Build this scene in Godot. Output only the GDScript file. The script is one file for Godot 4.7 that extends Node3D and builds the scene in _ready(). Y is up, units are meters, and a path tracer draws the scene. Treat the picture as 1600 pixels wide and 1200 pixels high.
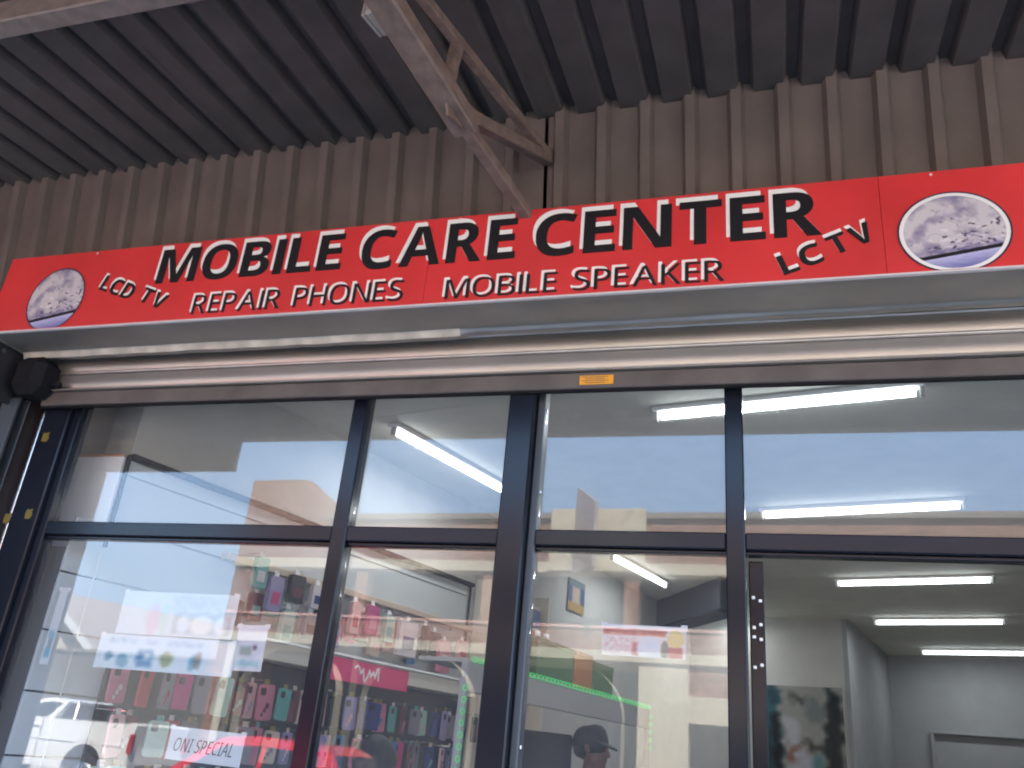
extends Node3D
# A phone shop under a corrugated canopy, seen from the pavement. The glass line is z = 0, the street lies towards +z.
# The shop behind the glass stands 14 degrees askew to the glass line: s runs into the shop, l across it from the left wall.

var M := {}
var rng := RandomNumberGenerator.new()
const SKEW := 0.24435
var p0 := Vector3(-2.76, 0, -0.03)
var din := Vector3(sin(SKEW), 0, -cos(SKEW))
var across := Vector3(cos(SKEW), 0, sin(SKEW))
var taken := {}
var boxes := {}

# ------------------------------------------------------------------ helpers
func numbered(called: String) -> String:
	if not taken.has(called):
		taken[called] = 0
		return called
	taken[called] += 1
	return "%s_%03d" % [called, taken[called]]

func tag(o: Node, label := "", category := "", group := "", kind := ""):
	if label: o.set_meta("label", label)
	if category: o.set_meta("category", category)
	if group: o.set_meta("group", group)
	if kind: o.set_meta("kind", kind)

func thing(called: String, label: String, category: String, at := Vector3.ZERO, turn := 0.0, group := "") -> Node3D:
	var o := Node3D.new()
	o.name = numbered(called)
	add_child(o)
	o.position = at
	o.rotation.y = turn
	tag(o, label, category, group)
	return o

func part(called: String, mesh: Mesh, mat: Material, parent: Node, at := Vector3.ZERO, b := Basis.IDENTITY) -> MeshInstance3D:
	var o := MeshInstance3D.new()
	o.name = numbered(called) if parent == self else called
	o.mesh = mesh
	o.material_override = mat
	o.cast_shadow = GeometryInstance3D.SHADOW_CASTING_SETTING_ON
	parent.add_child(o, true)
	o.transform = Transform3D(b, at)
	return o

func structure(called: String, mesh: Mesh, mat: Material, at := Vector3.ZERO, b := Basis.IDENTITY) -> MeshInstance3D:
	var o := part(called, mesh, mat, self, at, b)
	o.set_meta("kind", "structure")
	return o

func begin() -> SurfaceTool:
	var st := SurfaceTool.new()
	st.begin(Mesh.PRIMITIVE_TRIANGLES)
	return st

func tri(st: SurfaceTool, a: Vector3, b: Vector3, c: Vector3, from: Vector3, group := -1):
	var n := (a - c).cross(a - b)
	st.set_smooth_group(group)
	for v in ([a, b, c] if n.dot((a + b + c) / 3.0 - from) >= 0 else [a, c, b]):
		st.add_vertex(v)

func quad(st: SurfaceTool, a: Vector3, b: Vector3, c: Vector3, d: Vector3, from: Vector3, group := -1):
	tri(st, a, b, c, from, group)
	tri(st, a, c, d, from, group)

func done(st: SurfaceTool) -> ArrayMesh:
	st.generate_normals()
	return st.commit()

func add_box(st: SurfaceTool, mid: Vector3, size: Vector3, r := 0.0, b := Basis.IDENTITY):
	var h := size / 2.0
	r = minf(r, minf(h.x, minf(h.y, h.z)) * 0.49)
	var at := func(x, y, z) -> Vector3: return mid + b * Vector3(x, y, z)
	if r <= 0.0:
		for k in 3:
			for s in [-1.0, 1.0]:
				var q := []
				for e in [[-1, -1], [1, -1], [1, 1], [-1, 1]]:
					var v := Vector3.ZERO
					v[k] = s * h[k]
					v[(k + 1) % 3] = e[0] * h[(k + 1) % 3]
					v[(k + 2) % 3] = e[1] * h[(k + 2) % 3]
					q.append(mid + b * v)
				quad(st, q[0], q[1], q[2], q[3], mid)
		return
	var pt := func(sg: Vector3, k: int) -> Vector3:
		var v := Vector3(sg.x * (h.x - r), sg.y * (h.y - r), sg.z * (h.z - r))
		v[k] = sg[k] * h[k]
		return mid + b * v
	for k in 3:
		var i := (k + 1) % 3
		var j := (k + 2) % 3
		for s in [-1.0, 1.0]:
			var q := []
			for e in [[-1, -1], [1, -1], [1, 1], [-1, 1]]:
				var sg := Vector3.ZERO
				sg[k] = s
				sg[i] = e[0]
				sg[j] = e[1]
				q.append(pt.call(sg, k))
			quad(st, q[0], q[1], q[2], q[3], mid)
		for si in [-1.0, 1.0]:
			for sj in [-1.0, 1.0]:
				var s0 := Vector3.ZERO
				s0[i] = si
				s0[j] = sj
				var s1 := s0
				s0[k] = -1
				s1[k] = 1
				quad(st, pt.call(s0, i), pt.call(s0, j), pt.call(s1, j), pt.call(s1, i), mid)
	for sx in [-1, 1]:
		for sy in [-1, 1]:
			for sz in [-1, 1]:
				var sg := Vector3(sx, sy, sz)
				tri(st, pt.call(sg, 0), pt.call(sg, 1), pt.call(sg, 2), mid)

func box(size: Vector3, r := 0.0) -> Mesh:
	var key := str(size, r)
	if not boxes.has(key):
		var st := begin()
		add_box(st, Vector3.ZERO, size, r)
		boxes[key] = done(st)
	return boxes[key]

func span(x0, x1, y0, y1, z0, z1) -> Array:      # centre and size of an axis-aligned block
	return [Vector3((x0 + x1) / 2.0, (y0 + y1) / 2.0, (z0 + z1) / 2.0), Vector3(x1 - x0, y1 - y0, z1 - z0)]

func block(called, mat, parent, x0, x1, y0, y1, z0, z1, r := 0.0) -> MeshInstance3D:
	var s := span(x0, x1, y0, y1, z0, z1)
	return part(called, box(s[1], r), mat, parent, s[0])

func bar(called, mat, parent, a: Vector3, b: Vector3, w: float, t: float, r := 0.0) -> MeshInstance3D:
	var z := (b - a).normalized()
	var x := Vector3.UP.cross(z)
	x = Vector3.RIGHT if x.length() < 0.01 else x.normalized()
	return part(called, box(Vector3(w, t, a.distance_to(b)), r), mat, parent, (a + b) / 2.0, Basis(x, z.cross(x), z))

# a polygon in a plane, made solid: pts are (u, v), extruded along w from w0 to w1; axes as a Basis (u, v, w)
func add_prism(st: SurfaceTool, pts: PackedVector2Array, w0: float, w1: float, ax := Basis.IDENTITY, at := Vector3.ZERO, smooth := -1):
	var p := func(v: Vector2, w: float) -> Vector3: return at + ax * Vector3(v.x, v.y, w)
	var ids := Geometry2D.triangulate_polygon(pts)
	for k in range(0, ids.size(), 3):
		var a: Vector2 = pts[ids[k]]
		var b: Vector2 = pts[ids[k + 1]]
		var c: Vector2 = pts[ids[k + 2]]
		var mid := (a + b + c) / 3.0
		tri(st, p.call(a, w0), p.call(b, w0), p.call(c, w0), p.call(mid, w0 + (w1 - w0) * 0.5))
		tri(st, p.call(a, w1), p.call(b, w1), p.call(c, w1), p.call(mid, w0 + (w1 - w0) * 0.5))
	var turn := 1.0 if Geometry2D.is_polygon_clockwise(pts) else -1.0
	for k in pts.size():
		var a := pts[k]
		var b := pts[(k + 1) % pts.size()]
		var e := (b - a)
		var outer := Vector2(-e.y, e.x) * turn
		var from: Vector3 = p.call((a + b) / 2.0 - outer.normalized() * 0.01, (w0 + w1) / 2.0)
		quad(st, p.call(a, w0), p.call(b, w0), p.call(b, w1), p.call(a, w1), from, smooth)

func prism(pts: PackedVector2Array, w0: float, w1: float, ax := Basis.IDENTITY) -> ArrayMesh:
	var st := begin()
	add_prism(st, pts, w0, w1, ax)
	return done(st)

const FLAT := Basis(Vector3(1, 0, 0), Vector3(0, 0, 1), Vector3(0, -1, 0))   # (u, v, w) -> x = u, z = v, y = -w

func slab(pts: PackedVector2Array, y0: float, y1: float) -> ArrayMesh:
	return prism(pts, -y1, -y0, FLAT)

func lathe(profile: PackedVector2Array, n := 20) -> ArrayMesh:   # (radius, height) round y
	var st := begin()
	for k in n:
		var a := TAU * k / n
		var b := TAU * (k + 1) / n
		for i in profile.size() - 1:
			var p := profile[i]
			var q := profile[i + 1]
			var f := func(v: Vector2, t: float) -> Vector3: return Vector3(v.x * cos(t), v.y, v.x * sin(t))
			var from := Vector3(0, (p.y + q.y) / 2.0, 0)
			var e := q - p
			if absf(e.y) < 1e-4: from.y += (0.01 if (e.x > 0) else -0.01) * (1.0 if p.y > 0 else 1.0)
			st.set_smooth_group(0)
			var A: Vector3 = f.call(p, a)
			var B: Vector3 = f.call(q, a)
			var C: Vector3 = f.call(q, b)
			var D: Vector3 = f.call(p, b)
			for v in [A, B, C, A, C, D]:
				st.add_vertex(v)
	return done(st)

func disc(r: float, n := 48, rx := 0.0, inner := 0.0, cut := -99.0) -> ArrayMesh:   # faces +z, with uv; cut off below y = cut
	var st := begin()
	if rx == 0.0: rx = r
	var f := func(t: float, k: float) -> Vector3: return Vector3(cos(t) * rx * k, maxf(sin(t) * r * k, cut), 0)
	for k in n:
		var a := TAU * k / n
		var b := TAU * (k + 1) / n
		var q := [f.call(a, inner), f.call(a, 1.0), f.call(b, 1.0), f.call(b, inner)]
		for ids in [[0, 2, 1], [0, 3, 2]]:
			for i in ids:
				var v: Vector3 = q[i]
				st.set_normal(Vector3(0, 0, 1))
				st.set_uv(Vector2(v.x / rx * 0.5 + 0.5, 0.5 - v.y / r * 0.5))
				st.add_vertex(v)
	return st.commit()

func sheet(w: float, h: float) -> ArrayMesh:      # a printed face, +z, with uv
	var st := begin()
	var q := [Vector3(-w / 2, h / 2, 0), Vector3(w / 2, h / 2, 0), Vector3(w / 2, -h / 2, 0), Vector3(-w / 2, -h / 2, 0)]
	var uv := [Vector2(0, 0), Vector2(1, 0), Vector2(1, 1), Vector2(0, 1)]
	for i in [0, 1, 2, 0, 2, 3]:
		st.set_normal(Vector3(0, 0, 1))
		st.set_uv(uv[i])
		st.add_vertex(q[i])
	return st.commit()

func lin(r: float, g: float, b: float, a := 1.0) -> Color:
	var c := Color(r, g, b).linear_to_srgb()
	c.a = a
	return c

func mat(called: String, c: Color, rough := 0.6, metal := 0.0, spec := 0.5) -> StandardMaterial3D:
	var m := StandardMaterial3D.new()
	m.resource_name = called
	m.albedo_color = c
	m.roughness = rough
	m.metallic = metal
	m.metallic_specular = spec
	M[called] = m
	return m

func noise_tex(freq: float, lo: Color, hi: Color, size := 512, kind := FastNoiseLite.TYPE_SIMPLEX_SMOOTH, sd := 1) -> NoiseTexture2D:
	var n := FastNoiseLite.new()
	n.seed = sd
	n.noise_type = kind
	n.frequency = freq
	n.fractal_octaves = 5
	var t := NoiseTexture2D.new()
	t.width = size
	t.height = size
	t.seamless = true
	t.noise = n
	var g := Gradient.new()
	g.set_color(0, lo)
	g.set_color(1, hi)
	t.color_ramp = g
	return t

func worn(m: StandardMaterial3D, lo: float, hi: float, scale: float, freq := 0.01, sd := 1, rough := Vector2(0, 0)):
	# mottles a material: an albedo multiplier between lo and hi, in world space
	m.albedo_texture = noise_tex(freq, Color(lo, lo, lo), Color(hi, hi, hi), 512, FastNoiseLite.TYPE_SIMPLEX_SMOOTH, sd)
	m.uv1_triplanar = true
	m.uv1_world_triplanar = true
	m.uv1_scale = Vector3.ONE * scale
	if rough.y > 0:
		m.roughness_texture = noise_tex(freq * 1.7, Color(rough.x, rough.x, rough.x), Color(rough.y, rough.y, rough.y), 512, FastNoiseLite.TYPE_SIMPLEX_SMOOTH, sd + 7)
		m.roughness = 1.0

func materials():
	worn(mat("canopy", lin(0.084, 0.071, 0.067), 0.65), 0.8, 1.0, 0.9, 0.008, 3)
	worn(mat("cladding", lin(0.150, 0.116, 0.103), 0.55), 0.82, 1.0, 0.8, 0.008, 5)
	worn(mat("primer", lin(0.21, 0.145, 0.12), 0.55), 0.7, 1.0, 2.5, 0.012, 9)
	worn(mat("purlin", lin(0.22, 0.175, 0.155), 0.5), 0.8, 1.0, 2.0, 0.012, 11)
	var g := mat("galvanised", lin(0.37, 0.36, 0.34), 0.46, 0.8)
	worn(g, 0.86, 1.0, 0.7, 0.006, 21, Vector2(0.40, 0.52))
	var s := mat("slat", lin(0.52, 0.49, 0.455), 0.4, 0.85)
	worn(s, 0.86, 1.0, 0.5, 0.006, 27)
	var bd := mat("slat_bead", lin(0.74, 0.70, 0.66), 0.34, 0.85)
	worn(bd, 0.85, 1.0, 1.0, 0.008, 29)
	worn(mat("rail", lin(0.145, 0.12, 0.108), 0.5), 0.75, 1.0, 1.2, 0.006, 31)
	mat("red", lin(0.72, 0.044, 0.047), 0.42)
	worn(M.red, 0.88, 1.0, 0.5, 0.006, 41, Vector2(0.34, 0.5))
	mat("sign_white", lin(0.80, 0.78, 0.76), 0.45)
	mat("sign_black", lin(0.012, 0.011, 0.014), 0.4)
	mat("sign_edge", lin(0.6, 0.55, 0.55), 0.4)
	mat("box_grey", lin(0.30, 0.26, 0.23), 0.6)
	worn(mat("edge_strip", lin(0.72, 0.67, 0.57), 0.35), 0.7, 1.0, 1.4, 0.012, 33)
	mat("outline", lin(0.03, 0.025, 0.06), 0.5)
	var f := mat("frame", lin(0.011, 0.013, 0.021), 0.16, 0.0, 0.36)
	worn(f, 0.9, 1.0, 0.8, 0.005, 51)
	mat("frame_matte", lin(0.018, 0.018, 0.022), 0.55)
	mat("guide", lin(0.06, 0.068, 0.08), 0.4, 0.2)
	mat("black", lin(0.008, 0.008, 0.010), 0.7, 0.0, 0.3)
	mat("chrome", lin(0.7, 0.7, 0.7), 0.2, 1.0)
	mat("screw", lin(0.75, 0.75, 0.75), 0.35, 0.6)
	var gl := mat("glass", lin(1, 1, 1, 0.02), 0.0)
	gl.transparency = BaseMaterial3D.TRANSPARENCY_ALPHA
	gl.metallic_specular = 0.6
	gl.normal_enabled = true
	var wave := noise_tex(0.004, Color.BLACK, Color.WHITE, 256, FastNoiseLite.TYPE_SIMPLEX_SMOOTH, 91)
	wave.as_normal_map = true
	wave.bump_strength = 1.0
	gl.normal_texture = wave
	gl.normal_scale = 0.012
	gl.uv1_triplanar = true
	gl.uv1_world_triplanar = true
	gl.uv1_scale = Vector3.ONE * 0.45
	worn(mat("ceiling", lin(0.66, 0.64, 0.57), 0.8), 0.95, 1.0, 0.6, 0.01, 61)
	worn(mat("wall", lin(0.43, 0.42, 0.395), 0.8), 0.94, 1.0, 0.6, 0.01, 63)
	worn(mat("grey_wall", lin(0.31, 0.318, 0.32), 0.8), 0.94, 1.0, 0.6, 0.01, 65)
	worn(mat("floor", lin(0.35, 0.34, 0.32), 0.3), 0.8, 1.0, 0.7, 0.01, 67)
	mat("board", lin(0.44, 0.46, 0.465), 0.5)
	mat("cream_board", lin(0.52, 0.48, 0.41), 0.5)
	mat("counter_grey", lin(0.26, 0.25, 0.235), 0.5)
	mat("orange_edge", lin(0.5, 0.24, 0.11), 0.5)
	mat("pegboard", lin(0.018, 0.017, 0.018), 0.7)
	mat("paper", lin(0.46, 0.465, 0.455), 0.7)
	mat("tube_cap", lin(0.5, 0.5, 0.48), 0.5)
	var e := mat("tube", lin(0.9, 0.9, 0.9), 0.5)
	e.emission_enabled = true
	e.emission = Color(0.94, 0.98, 1.0)
	e.emission_energy_multiplier = 0.9
	var l := mat("led", lin(0.05, 0.5, 0.15), 0.4)
	l.emission_enabled = true
	l.emission = Color(0.06, 0.95, 0.36)
	l.emission_energy_multiplier = 0.065
	mat("tape", lin(0.16, 0.12, 0.015), 0.6)
	mat("orange_label", lin(0.75, 0.33, 0.02), 0.5)
	mat("navy", lin(0.016, 0.02, 0.03), 0.4)
	# street
	worn(mat("asphalt", lin(0.10, 0.098, 0.095), 0.9), 0.75, 1.0, 0.5, 0.02, 71)
	worn(mat("paving", lin(0.44, 0.41, 0.37), 0.85), 0.75, 1.0, 0.5, 0.02, 73)
	worn(mat("earth", lin(0.24, 0.20, 0.15), 0.95), 0.7, 1.0, 0.1, 0.02, 75)
	worn(mat("brick", lin(0.33, 0.185, 0.135), 0.85), 0.62, 1.0, 0.3, 0.03, 77)
	worn(mat("cream", lin(0.45, 0.41, 0.32), 0.8), 0.88, 1.0, 0.3, 0.02, 79)
	worn(mat("coping", lin(0.22, 0.20, 0.18), 0.8), 0.8, 1.0, 0.5, 0.02, 81)
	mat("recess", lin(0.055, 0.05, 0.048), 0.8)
	mat("dark_wall", lin(0.10, 0.098, 0.09), 0.85)
	mat("rail_pink", lin(0.42, 0.25, 0.22), 0.7)
	mat("dull_grey", lin(0.16, 0.16, 0.16), 0.7)
	mat("rooftile", lin(0.28, 0.25, 0.24), 0.8)
	var wp := mat("white_paint", lin(0.60, 0.60, 0.58), 0.25)
	wp.clearcoat_enabled = true
	wp.clearcoat = 0.8
	wp.clearcoat_roughness = 0.05
	var rp := mat("red_paint", lin(0.55, 0.02, 0.025), 0.25)
	rp.clearcoat_enabled = true
	rp.clearcoat = 0.8
	rp.clearcoat_roughness = 0.05
	mat("car_glass", lin(0.02, 0.025, 0.03), 0.05)
	mat("tyre", lin(0.02, 0.02, 0.02), 0.85)
	mat("rim", lin(0.5, 0.5, 0.5), 0.3, 0.9)
	mat("tail_red", lin(0.25, 0.01, 0.015), 0.2)
	mat("lamp_clear", lin(0.6, 0.6, 0.6), 0.1)
	mat("skin", lin(0.11, 0.055, 0.035), 0.55)
	mat("skin_light", lin(0.22, 0.11, 0.07), 0.55)
	mat("hair", lin(0.008, 0.008, 0.010), 0.6)
	mat("cap", lin(0.014, 0.014, 0.017), 0.8)
	mat("shirt_dark", lin(0.03, 0.032, 0.04), 0.85)
	mat("shirt_brown", lin(0.09, 0.05, 0.04), 0.85)
	mat("trousers", lin(0.03, 0.035, 0.055), 0.85)
	mat("shoe", lin(0.02, 0.02, 0.02), 0.6)

# ------------------------------------------------------------------ main
func _ready():
	rng.seed = 11
	var cam := Camera3D.new()
	cam.name = "camera"
	cam.fov = 48.75
	cam.near = 0.05
	cam.far = 400.0
	cam.rotation_order = EULER_ORDER_YXZ
	cam.rotation_degrees = Vector3(23.469, 18.303, 5.5365)
	cam.position = Vector3(0, 1.6, 2.7)
	var lens := CameraAttributesPhysical.new()
	lens.frustum_focal_length = 26.48
	lens.frustum_near = 0.05
	lens.frustum_far = 400.0
	lens.exposure_aperture = 11.0
	lens.frustum_focus_distance = 0.95      # the photograph missed its focus, so everything is a little soft
	cam.attributes = lens
	add_child(cam)
	cam.current = true
	var env := Environment.new()
	env.background_mode = Environment.BG_SKY
	var sky := Sky.new()
	var sm := ProceduralSkyMaterial.new()
	sm.sky_top_color = lin(0.16, 0.30, 0.56)
	sm.sky_horizon_color = lin(0.41, 0.54, 0.65)
	sm.sky_curve = 0.16
	sm.ground_bottom_color = lin(0.12, 0.11, 0.10)
	sm.ground_horizon_color = lin(0.30, 0.29, 0.27)
	sky.sky_material = sm
	env.sky = sky
	env.tonemap_mode = Environment.TONE_MAPPER_LINEAR
	env.tonemap_exposure = 9.6
	env.sdfgi_enabled = true
	env.ssao_enabled = true
	env.ssil_enabled = true
	var we := WorldEnvironment.new()
	we.name = "world"
	we.environment = env
	add_child(we)
	var sun := DirectionalLight3D.new()
	sun.name = "sun"
	sun.light_energy = 1.6
	sun.light_color = Color(1.0, 0.96, 0.9)
	sun.light_angular_distance = 0.5
	sun.shadow_enabled = true
	add_child(sun)
	# the sun stands behind the shop, high and a little to the right
	sun.look_at_from_position(Vector3.ZERO, Vector3(-0.25, -1.32, 0.95))
	materials()
	ground()
	facade()
	canopy()
	truss()
	shutter()
	sign_board()
	shopfront()
	room()
	lamps()
	wall_display()
	window_papers()
	cabinet()
	street()
	vehicles()
	people()

# ------------------------------------------------------------------ setting
func ground():
	structure("ground", slab(PackedVector2Array([Vector2(-150, -90), Vector2(150, -90), Vector2(150, 150), Vector2(-150, 150)]), -0.4, -0.16), M.earth)
	structure("road", slab(PackedVector2Array([Vector2(-90, 4.6), Vector2(90, 4.6), Vector2(90, 10.7), Vector2(-90, 10.7)]), -0.2, -0.13), M.asphalt)
	structure("pavement", slab(PackedVector2Array([Vector2(-60, 0.06), Vector2(60, 0.06), Vector2(60, 4.45), Vector2(-60, 4.45)]), -0.2, 0.0), M.paving)
	structure("kerb", slab(PackedVector2Array([Vector2(-60, 4.45), Vector2(60, 4.45), Vector2(60, 4.6), Vector2(-60, 4.6)]), -0.2, 0.004), M.cream)
	structure("pavement", slab(PackedVector2Array([Vector2(-60, 10.7), Vector2(60, 10.7), Vector2(60, 30), Vector2(-60, 30)]), -0.2, 0.15), M.paving)

func facade():
	# the shop's own front wall above the glass, and the neighbours' to either side
	var w := thing("shop_front_wall", "plain plastered wall over the shop window behind the red sign", "wall")
	block("lintel", M.grey_wall, w, -3.3, 3.4, 3.02, 3.40, -0.14, 0.03)
	block("wall_panel", M.grey_wall, w, 1.75, 3.4, 0.0, 3.02, -0.14, 0.03)
	var n := thing("neighbour_front", "dark framed neighbouring shop front with silver shutter at far left", "shop front")
	block("wall_panel", M.grey_wall, n, -9.0, -3.85, 0.0, 3.4, -0.2, -0.06)
	block("wall_panel", M.black, n, -3.85, -3.3, 0.0, 2.2, -0.16, -0.06)
	block("wall_panel", M.grey_wall, n, -3.85, -3.3, 3.02, 3.4, -0.2, -0.06)
	for k in 10:
		slat("shutter_slat", n, -3.85, -3.34, 2.22 + k * 0.08, 0.0)
	block("side_panel", M.frame_matte, n, -3.34, -2.956, 0.0, 3.02, -0.2, -0.061)
	block("post", M.frame, n, -3.34, -3.2, 0.0, 3.3, -0.06, 0.02, 0.006)
	block("post", M.frame_matte, n, -3.31, -3.235, 0.0, 3.0, 0.021, 0.06, 0.004)
	var r := thing("neighbour_wall", "plain grey wall of the next shop, right of the shop window", "wall")
	block("wall_panel", M.grey_wall, r, 3.4, 9.0, 0.0, 3.4, -0.2, 0.0)
	# dark panel added to keep bright sky and street out of the reflection
	var p := thing("reflection_blocker", "wide dark panel added beyond the left end, mirrored in the glass", "pillar")
	block("blocker_face", M.dull_grey, p, -10.5, -4.9, 0.1, 3.3, 2.15, 2.42, 0.01)
	block("base", M.dull_grey, p, -10.55, -4.85, 0.0, 0.1, 2.1, 2.47, 0.01)

# one trapezoid-ribbed roofing sheet: x across, ribs to +y, length along z
func ribbed(count: int, pitch: float, length: float, rib := 0.036) -> ArrayMesh:
	var line := PackedVector2Array()
	var pan := pitch * 0.62
	for k in count:
		var x := k * pitch
		line.append_array([Vector2(x, 0), Vector2(x + pan, 0), Vector2(x + pan + 0.014, rib), Vector2(x + pitch - 0.014, rib)])
	line.append(Vector2(count * pitch, 0))
	line.append(Vector2(count * pitch + 0.02, 0))
	var poly := line.duplicate()
	for k in range(line.size() - 1, -1, -1):
		poly.append(line[k] + Vector2(0, 0.0022))
	var st := begin()
	var t := 0.0022
	for k in line.size() - 1:
		var a := line[k]
		var b := line[k + 1]
		var mid := Vector3((a.x + b.x) / 2, (a.y + b.y) / 2 + t / 2, length / 2)
		for up in [0.0, t]:
			quad(st, Vector3(a.x, a.y + up, 0), Vector3(b.x, b.y + up, 0), Vector3(b.x, b.y + up, length), Vector3(a.x, a.y + up, length), mid)
		for z in [0.0, length]:
			quad(st, Vector3(a.x, a.y, z), Vector3(b.x, b.y, z), Vector3(b.x, b.y + t, z), Vector3(a.x, a.y + t, z), mid)
	return done(st)

func canopy():
	var t := deg_to_rad(6.15)
	var slope := Basis(Vector3.RIGHT, t)
	var c := thing("canopy", "dark ribbed steel canopy roof over the pavement", "canopy")
	var pitch := 0.16
	var roof := ribbed(4, pitch, 2.46)
	# channel centres fall at x = -0.68 + 0.16 k
	var first := -0.68 - pitch * 0.81 - pitch * 4 * 11
	for k in 20:
		var x := first + k * pitch * 4
		var lift := 0.0023 * (k % 2)
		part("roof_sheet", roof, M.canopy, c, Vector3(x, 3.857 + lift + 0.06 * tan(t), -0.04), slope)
	var y_at := func(z): return 3.857 - tan(t) * (z - 0.02)
	var x0 := first
	var x1 := first + 20 * pitch * 4
	for z in [1.20, 2.30]:
		var y: float = y_at.call(z)
		var pts := PackedVector2Array([Vector2(-0.03, -0.094), Vector2(0.03, -0.094), Vector2(0.035, -0.088), Vector2(0.035, -0.004), Vector2(-0.035, -0.004), Vector2(-0.035, -0.088)])
		var st := begin()
		add_prism(st, pts, x0, x1, Basis(Vector3(0, 0, 1), Vector3(0, 1, 0), Vector3(1, 0, 0)))
		part("purlin", done(st), M.purlin, c, Vector3(0, y, z), Basis.IDENTITY)
	var ye: float = y_at.call(2.42)
	block("gutter", M.purlin, c, x0, x1, ye - 0.05, ye + 0.1, 2.405, 2.44)
	# the next canopy hangs lower beyond the left end
	var f := thing("canopy_fascia", "deep hanging fascia of the next canopy, left of the shop", "fascia")
	block("board", M.dull_grey, f, -9.0, -3.80, 3.33, 3.62, 2.442, 2.48)
	# wall of upright ribbed sheets that leans out under the canopy
	var lean := deg_to_rad(10.45)
	var up := Vector3(0, cos(lean), sin(lean))
	var out := Vector3(0, -sin(lean), cos(lean))
	var wall := thing("cladding_wall", "brown grey ribbed steel cladding between the sign and the canopy", "wall")
	var sheet4 := ribbed(4, pitch, 0.66, 0.032)
	var wb := Basis(Vector3(-1, 0, 0), out, up)
	# right of the slit at x = -0.755 the sheets start with a rib at -0.715, left of it with one at -0.893
	for k in range(-9, 6):
		var right := -0.105 + 0.64 * k if k >= 0 else -0.779 + 0.64 * (k + 1)
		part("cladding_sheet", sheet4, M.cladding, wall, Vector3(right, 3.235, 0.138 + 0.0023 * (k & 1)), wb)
	block("girt", M.black, wall, -6.5, 3.6, 3.30, 3.34, 0.06, 0.10)
	block("girt", M.black, wall, -6.5, 3.6, 3.70, 3.74, 0.14, 0.18)
	block("backing", M.black, wall, -6.6, 3.7, 3.40, 3.83, 0.01, 0.05)  # unseen sheet added behind the seam so no sun shines through
	block("leak_seal", M.cladding, wall, -6.6, 3.7, 3.35, 4.0, -0.07, -0.045)  # hidden strip added only to stop sky light leaking in behind the cladding

func truss():
	var t := thing("roof_truss", "rusty brown lattice truss running from the cladding out under the canopy", "truss")
	var on := func(y: float, z: float) -> Vector3: return Vector3(-0.755 - 0.2309 * (z - 0.216), y, z)
	var P: Vector3 = on.call(3.40, 0.76)
	bar("top_chord", M.primer, t, on.call(3.665, 0.20), on.call(3.59, 2.40), 0.032, 0.034, 0.003)
	bar("bottom_chord", M.primer, t, P + Vector3(0.0, -0.01, -0.03), on.call(3.605, 1.80), 0.085, 0.06, 0.006)
	bar("brace", M.primer, t, P + Vector3(0, -0.015, 0), on.call(3.31, 0.24), 0.04, 0.04, 0.004)
	bar("web", M.primer, t, on.call(3.645, 0.85), on.call(3.43, 0.87), 0.034, 0.034, 0.003)
	bar("web", M.primer, t, P + Vector3(0, 0.03, -0.01), on.call(3.655, 0.225), 0.04, 0.045, 0.004)
	bar("web", M.primer, t, on.call(3.62, 1.30), on.call(3.50, 1.22), 0.034, 0.034, 0.003)
	var g := PackedVector2Array([Vector2(-0.10, -0.02), Vector2(0.09, -0.05), Vector2(0.12, 0.02), Vector2(0.02, 0.07), Vector2(-0.05, 0.08)])
	var gm := begin()
	add_prism(gm, g, -0.004, 0.004, Basis(Vector3(-0.225, 0, 0.974), Vector3.UP, Vector3(0.974, 0, 0.225)))
	part("gusset", done(gm), M.primer, t, P)
	var j := thing("junction_box", "small pale grey box fixed to the side of the brown truss", "junction box", on.call(3.492, 1.12) + Vector3(-0.062, 0, 0))
	j.rotation.y = -0.227
	part("housing", box(Vector3(0.036, 0.06, 0.10), 0.008), M.box_grey, j)
	part("lid", box(Vector3(0.012, 0.054, 0.09), 0.004), M.box_grey, j, Vector3(-0.024, 0, 0))

# ------------------------------------------------------------------ shutter and sign
func slat(called, parent, x0: float, x1: float, y: float, z: float):
	# a nearly flat roller-shutter slat 78 mm high, bowed a little, with a rolled bead at its joint
	var pts := PackedVector2Array()
	var bow := [0.0, 0.003, 0.0048, 0.0055, 0.0052, 0.004, 0.0028, 0.0015, 0.0]
	for k in 9:
		pts.append(Vector2(z + bow[k], y + 0.009 + 0.069 * k / 8.0))
	for k in 9:
		pts.append(Vector2(z + bow[8 - k] - 0.0025, y + 0.009 + 0.069 * (8 - k) / 8.0))
	var ax := Basis(Vector3(0, 0, 1), Vector3(0, 1, 0), Vector3(1, 0, 0))
	var st := begin()
	add_prism(st, pts, x0, x1, ax, Vector3.ZERO, 0)
	var o := part(called, done(st), M.slat, parent)
	var bead := begin()
	var ring := PackedVector2Array()
	for k in 10:
		ring.append(Vector2(z + 0.003 + 0.0065 * cos(TAU * k / 10.0), y + 0.0045 + 0.0055 * sin(TAU * k / 10.0)))
	add_prism(bead, ring, x0, x1, ax, Vector3.ZERO, 0)
	part("bead", done(bead), M.slat_bead, o)
	return o

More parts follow.
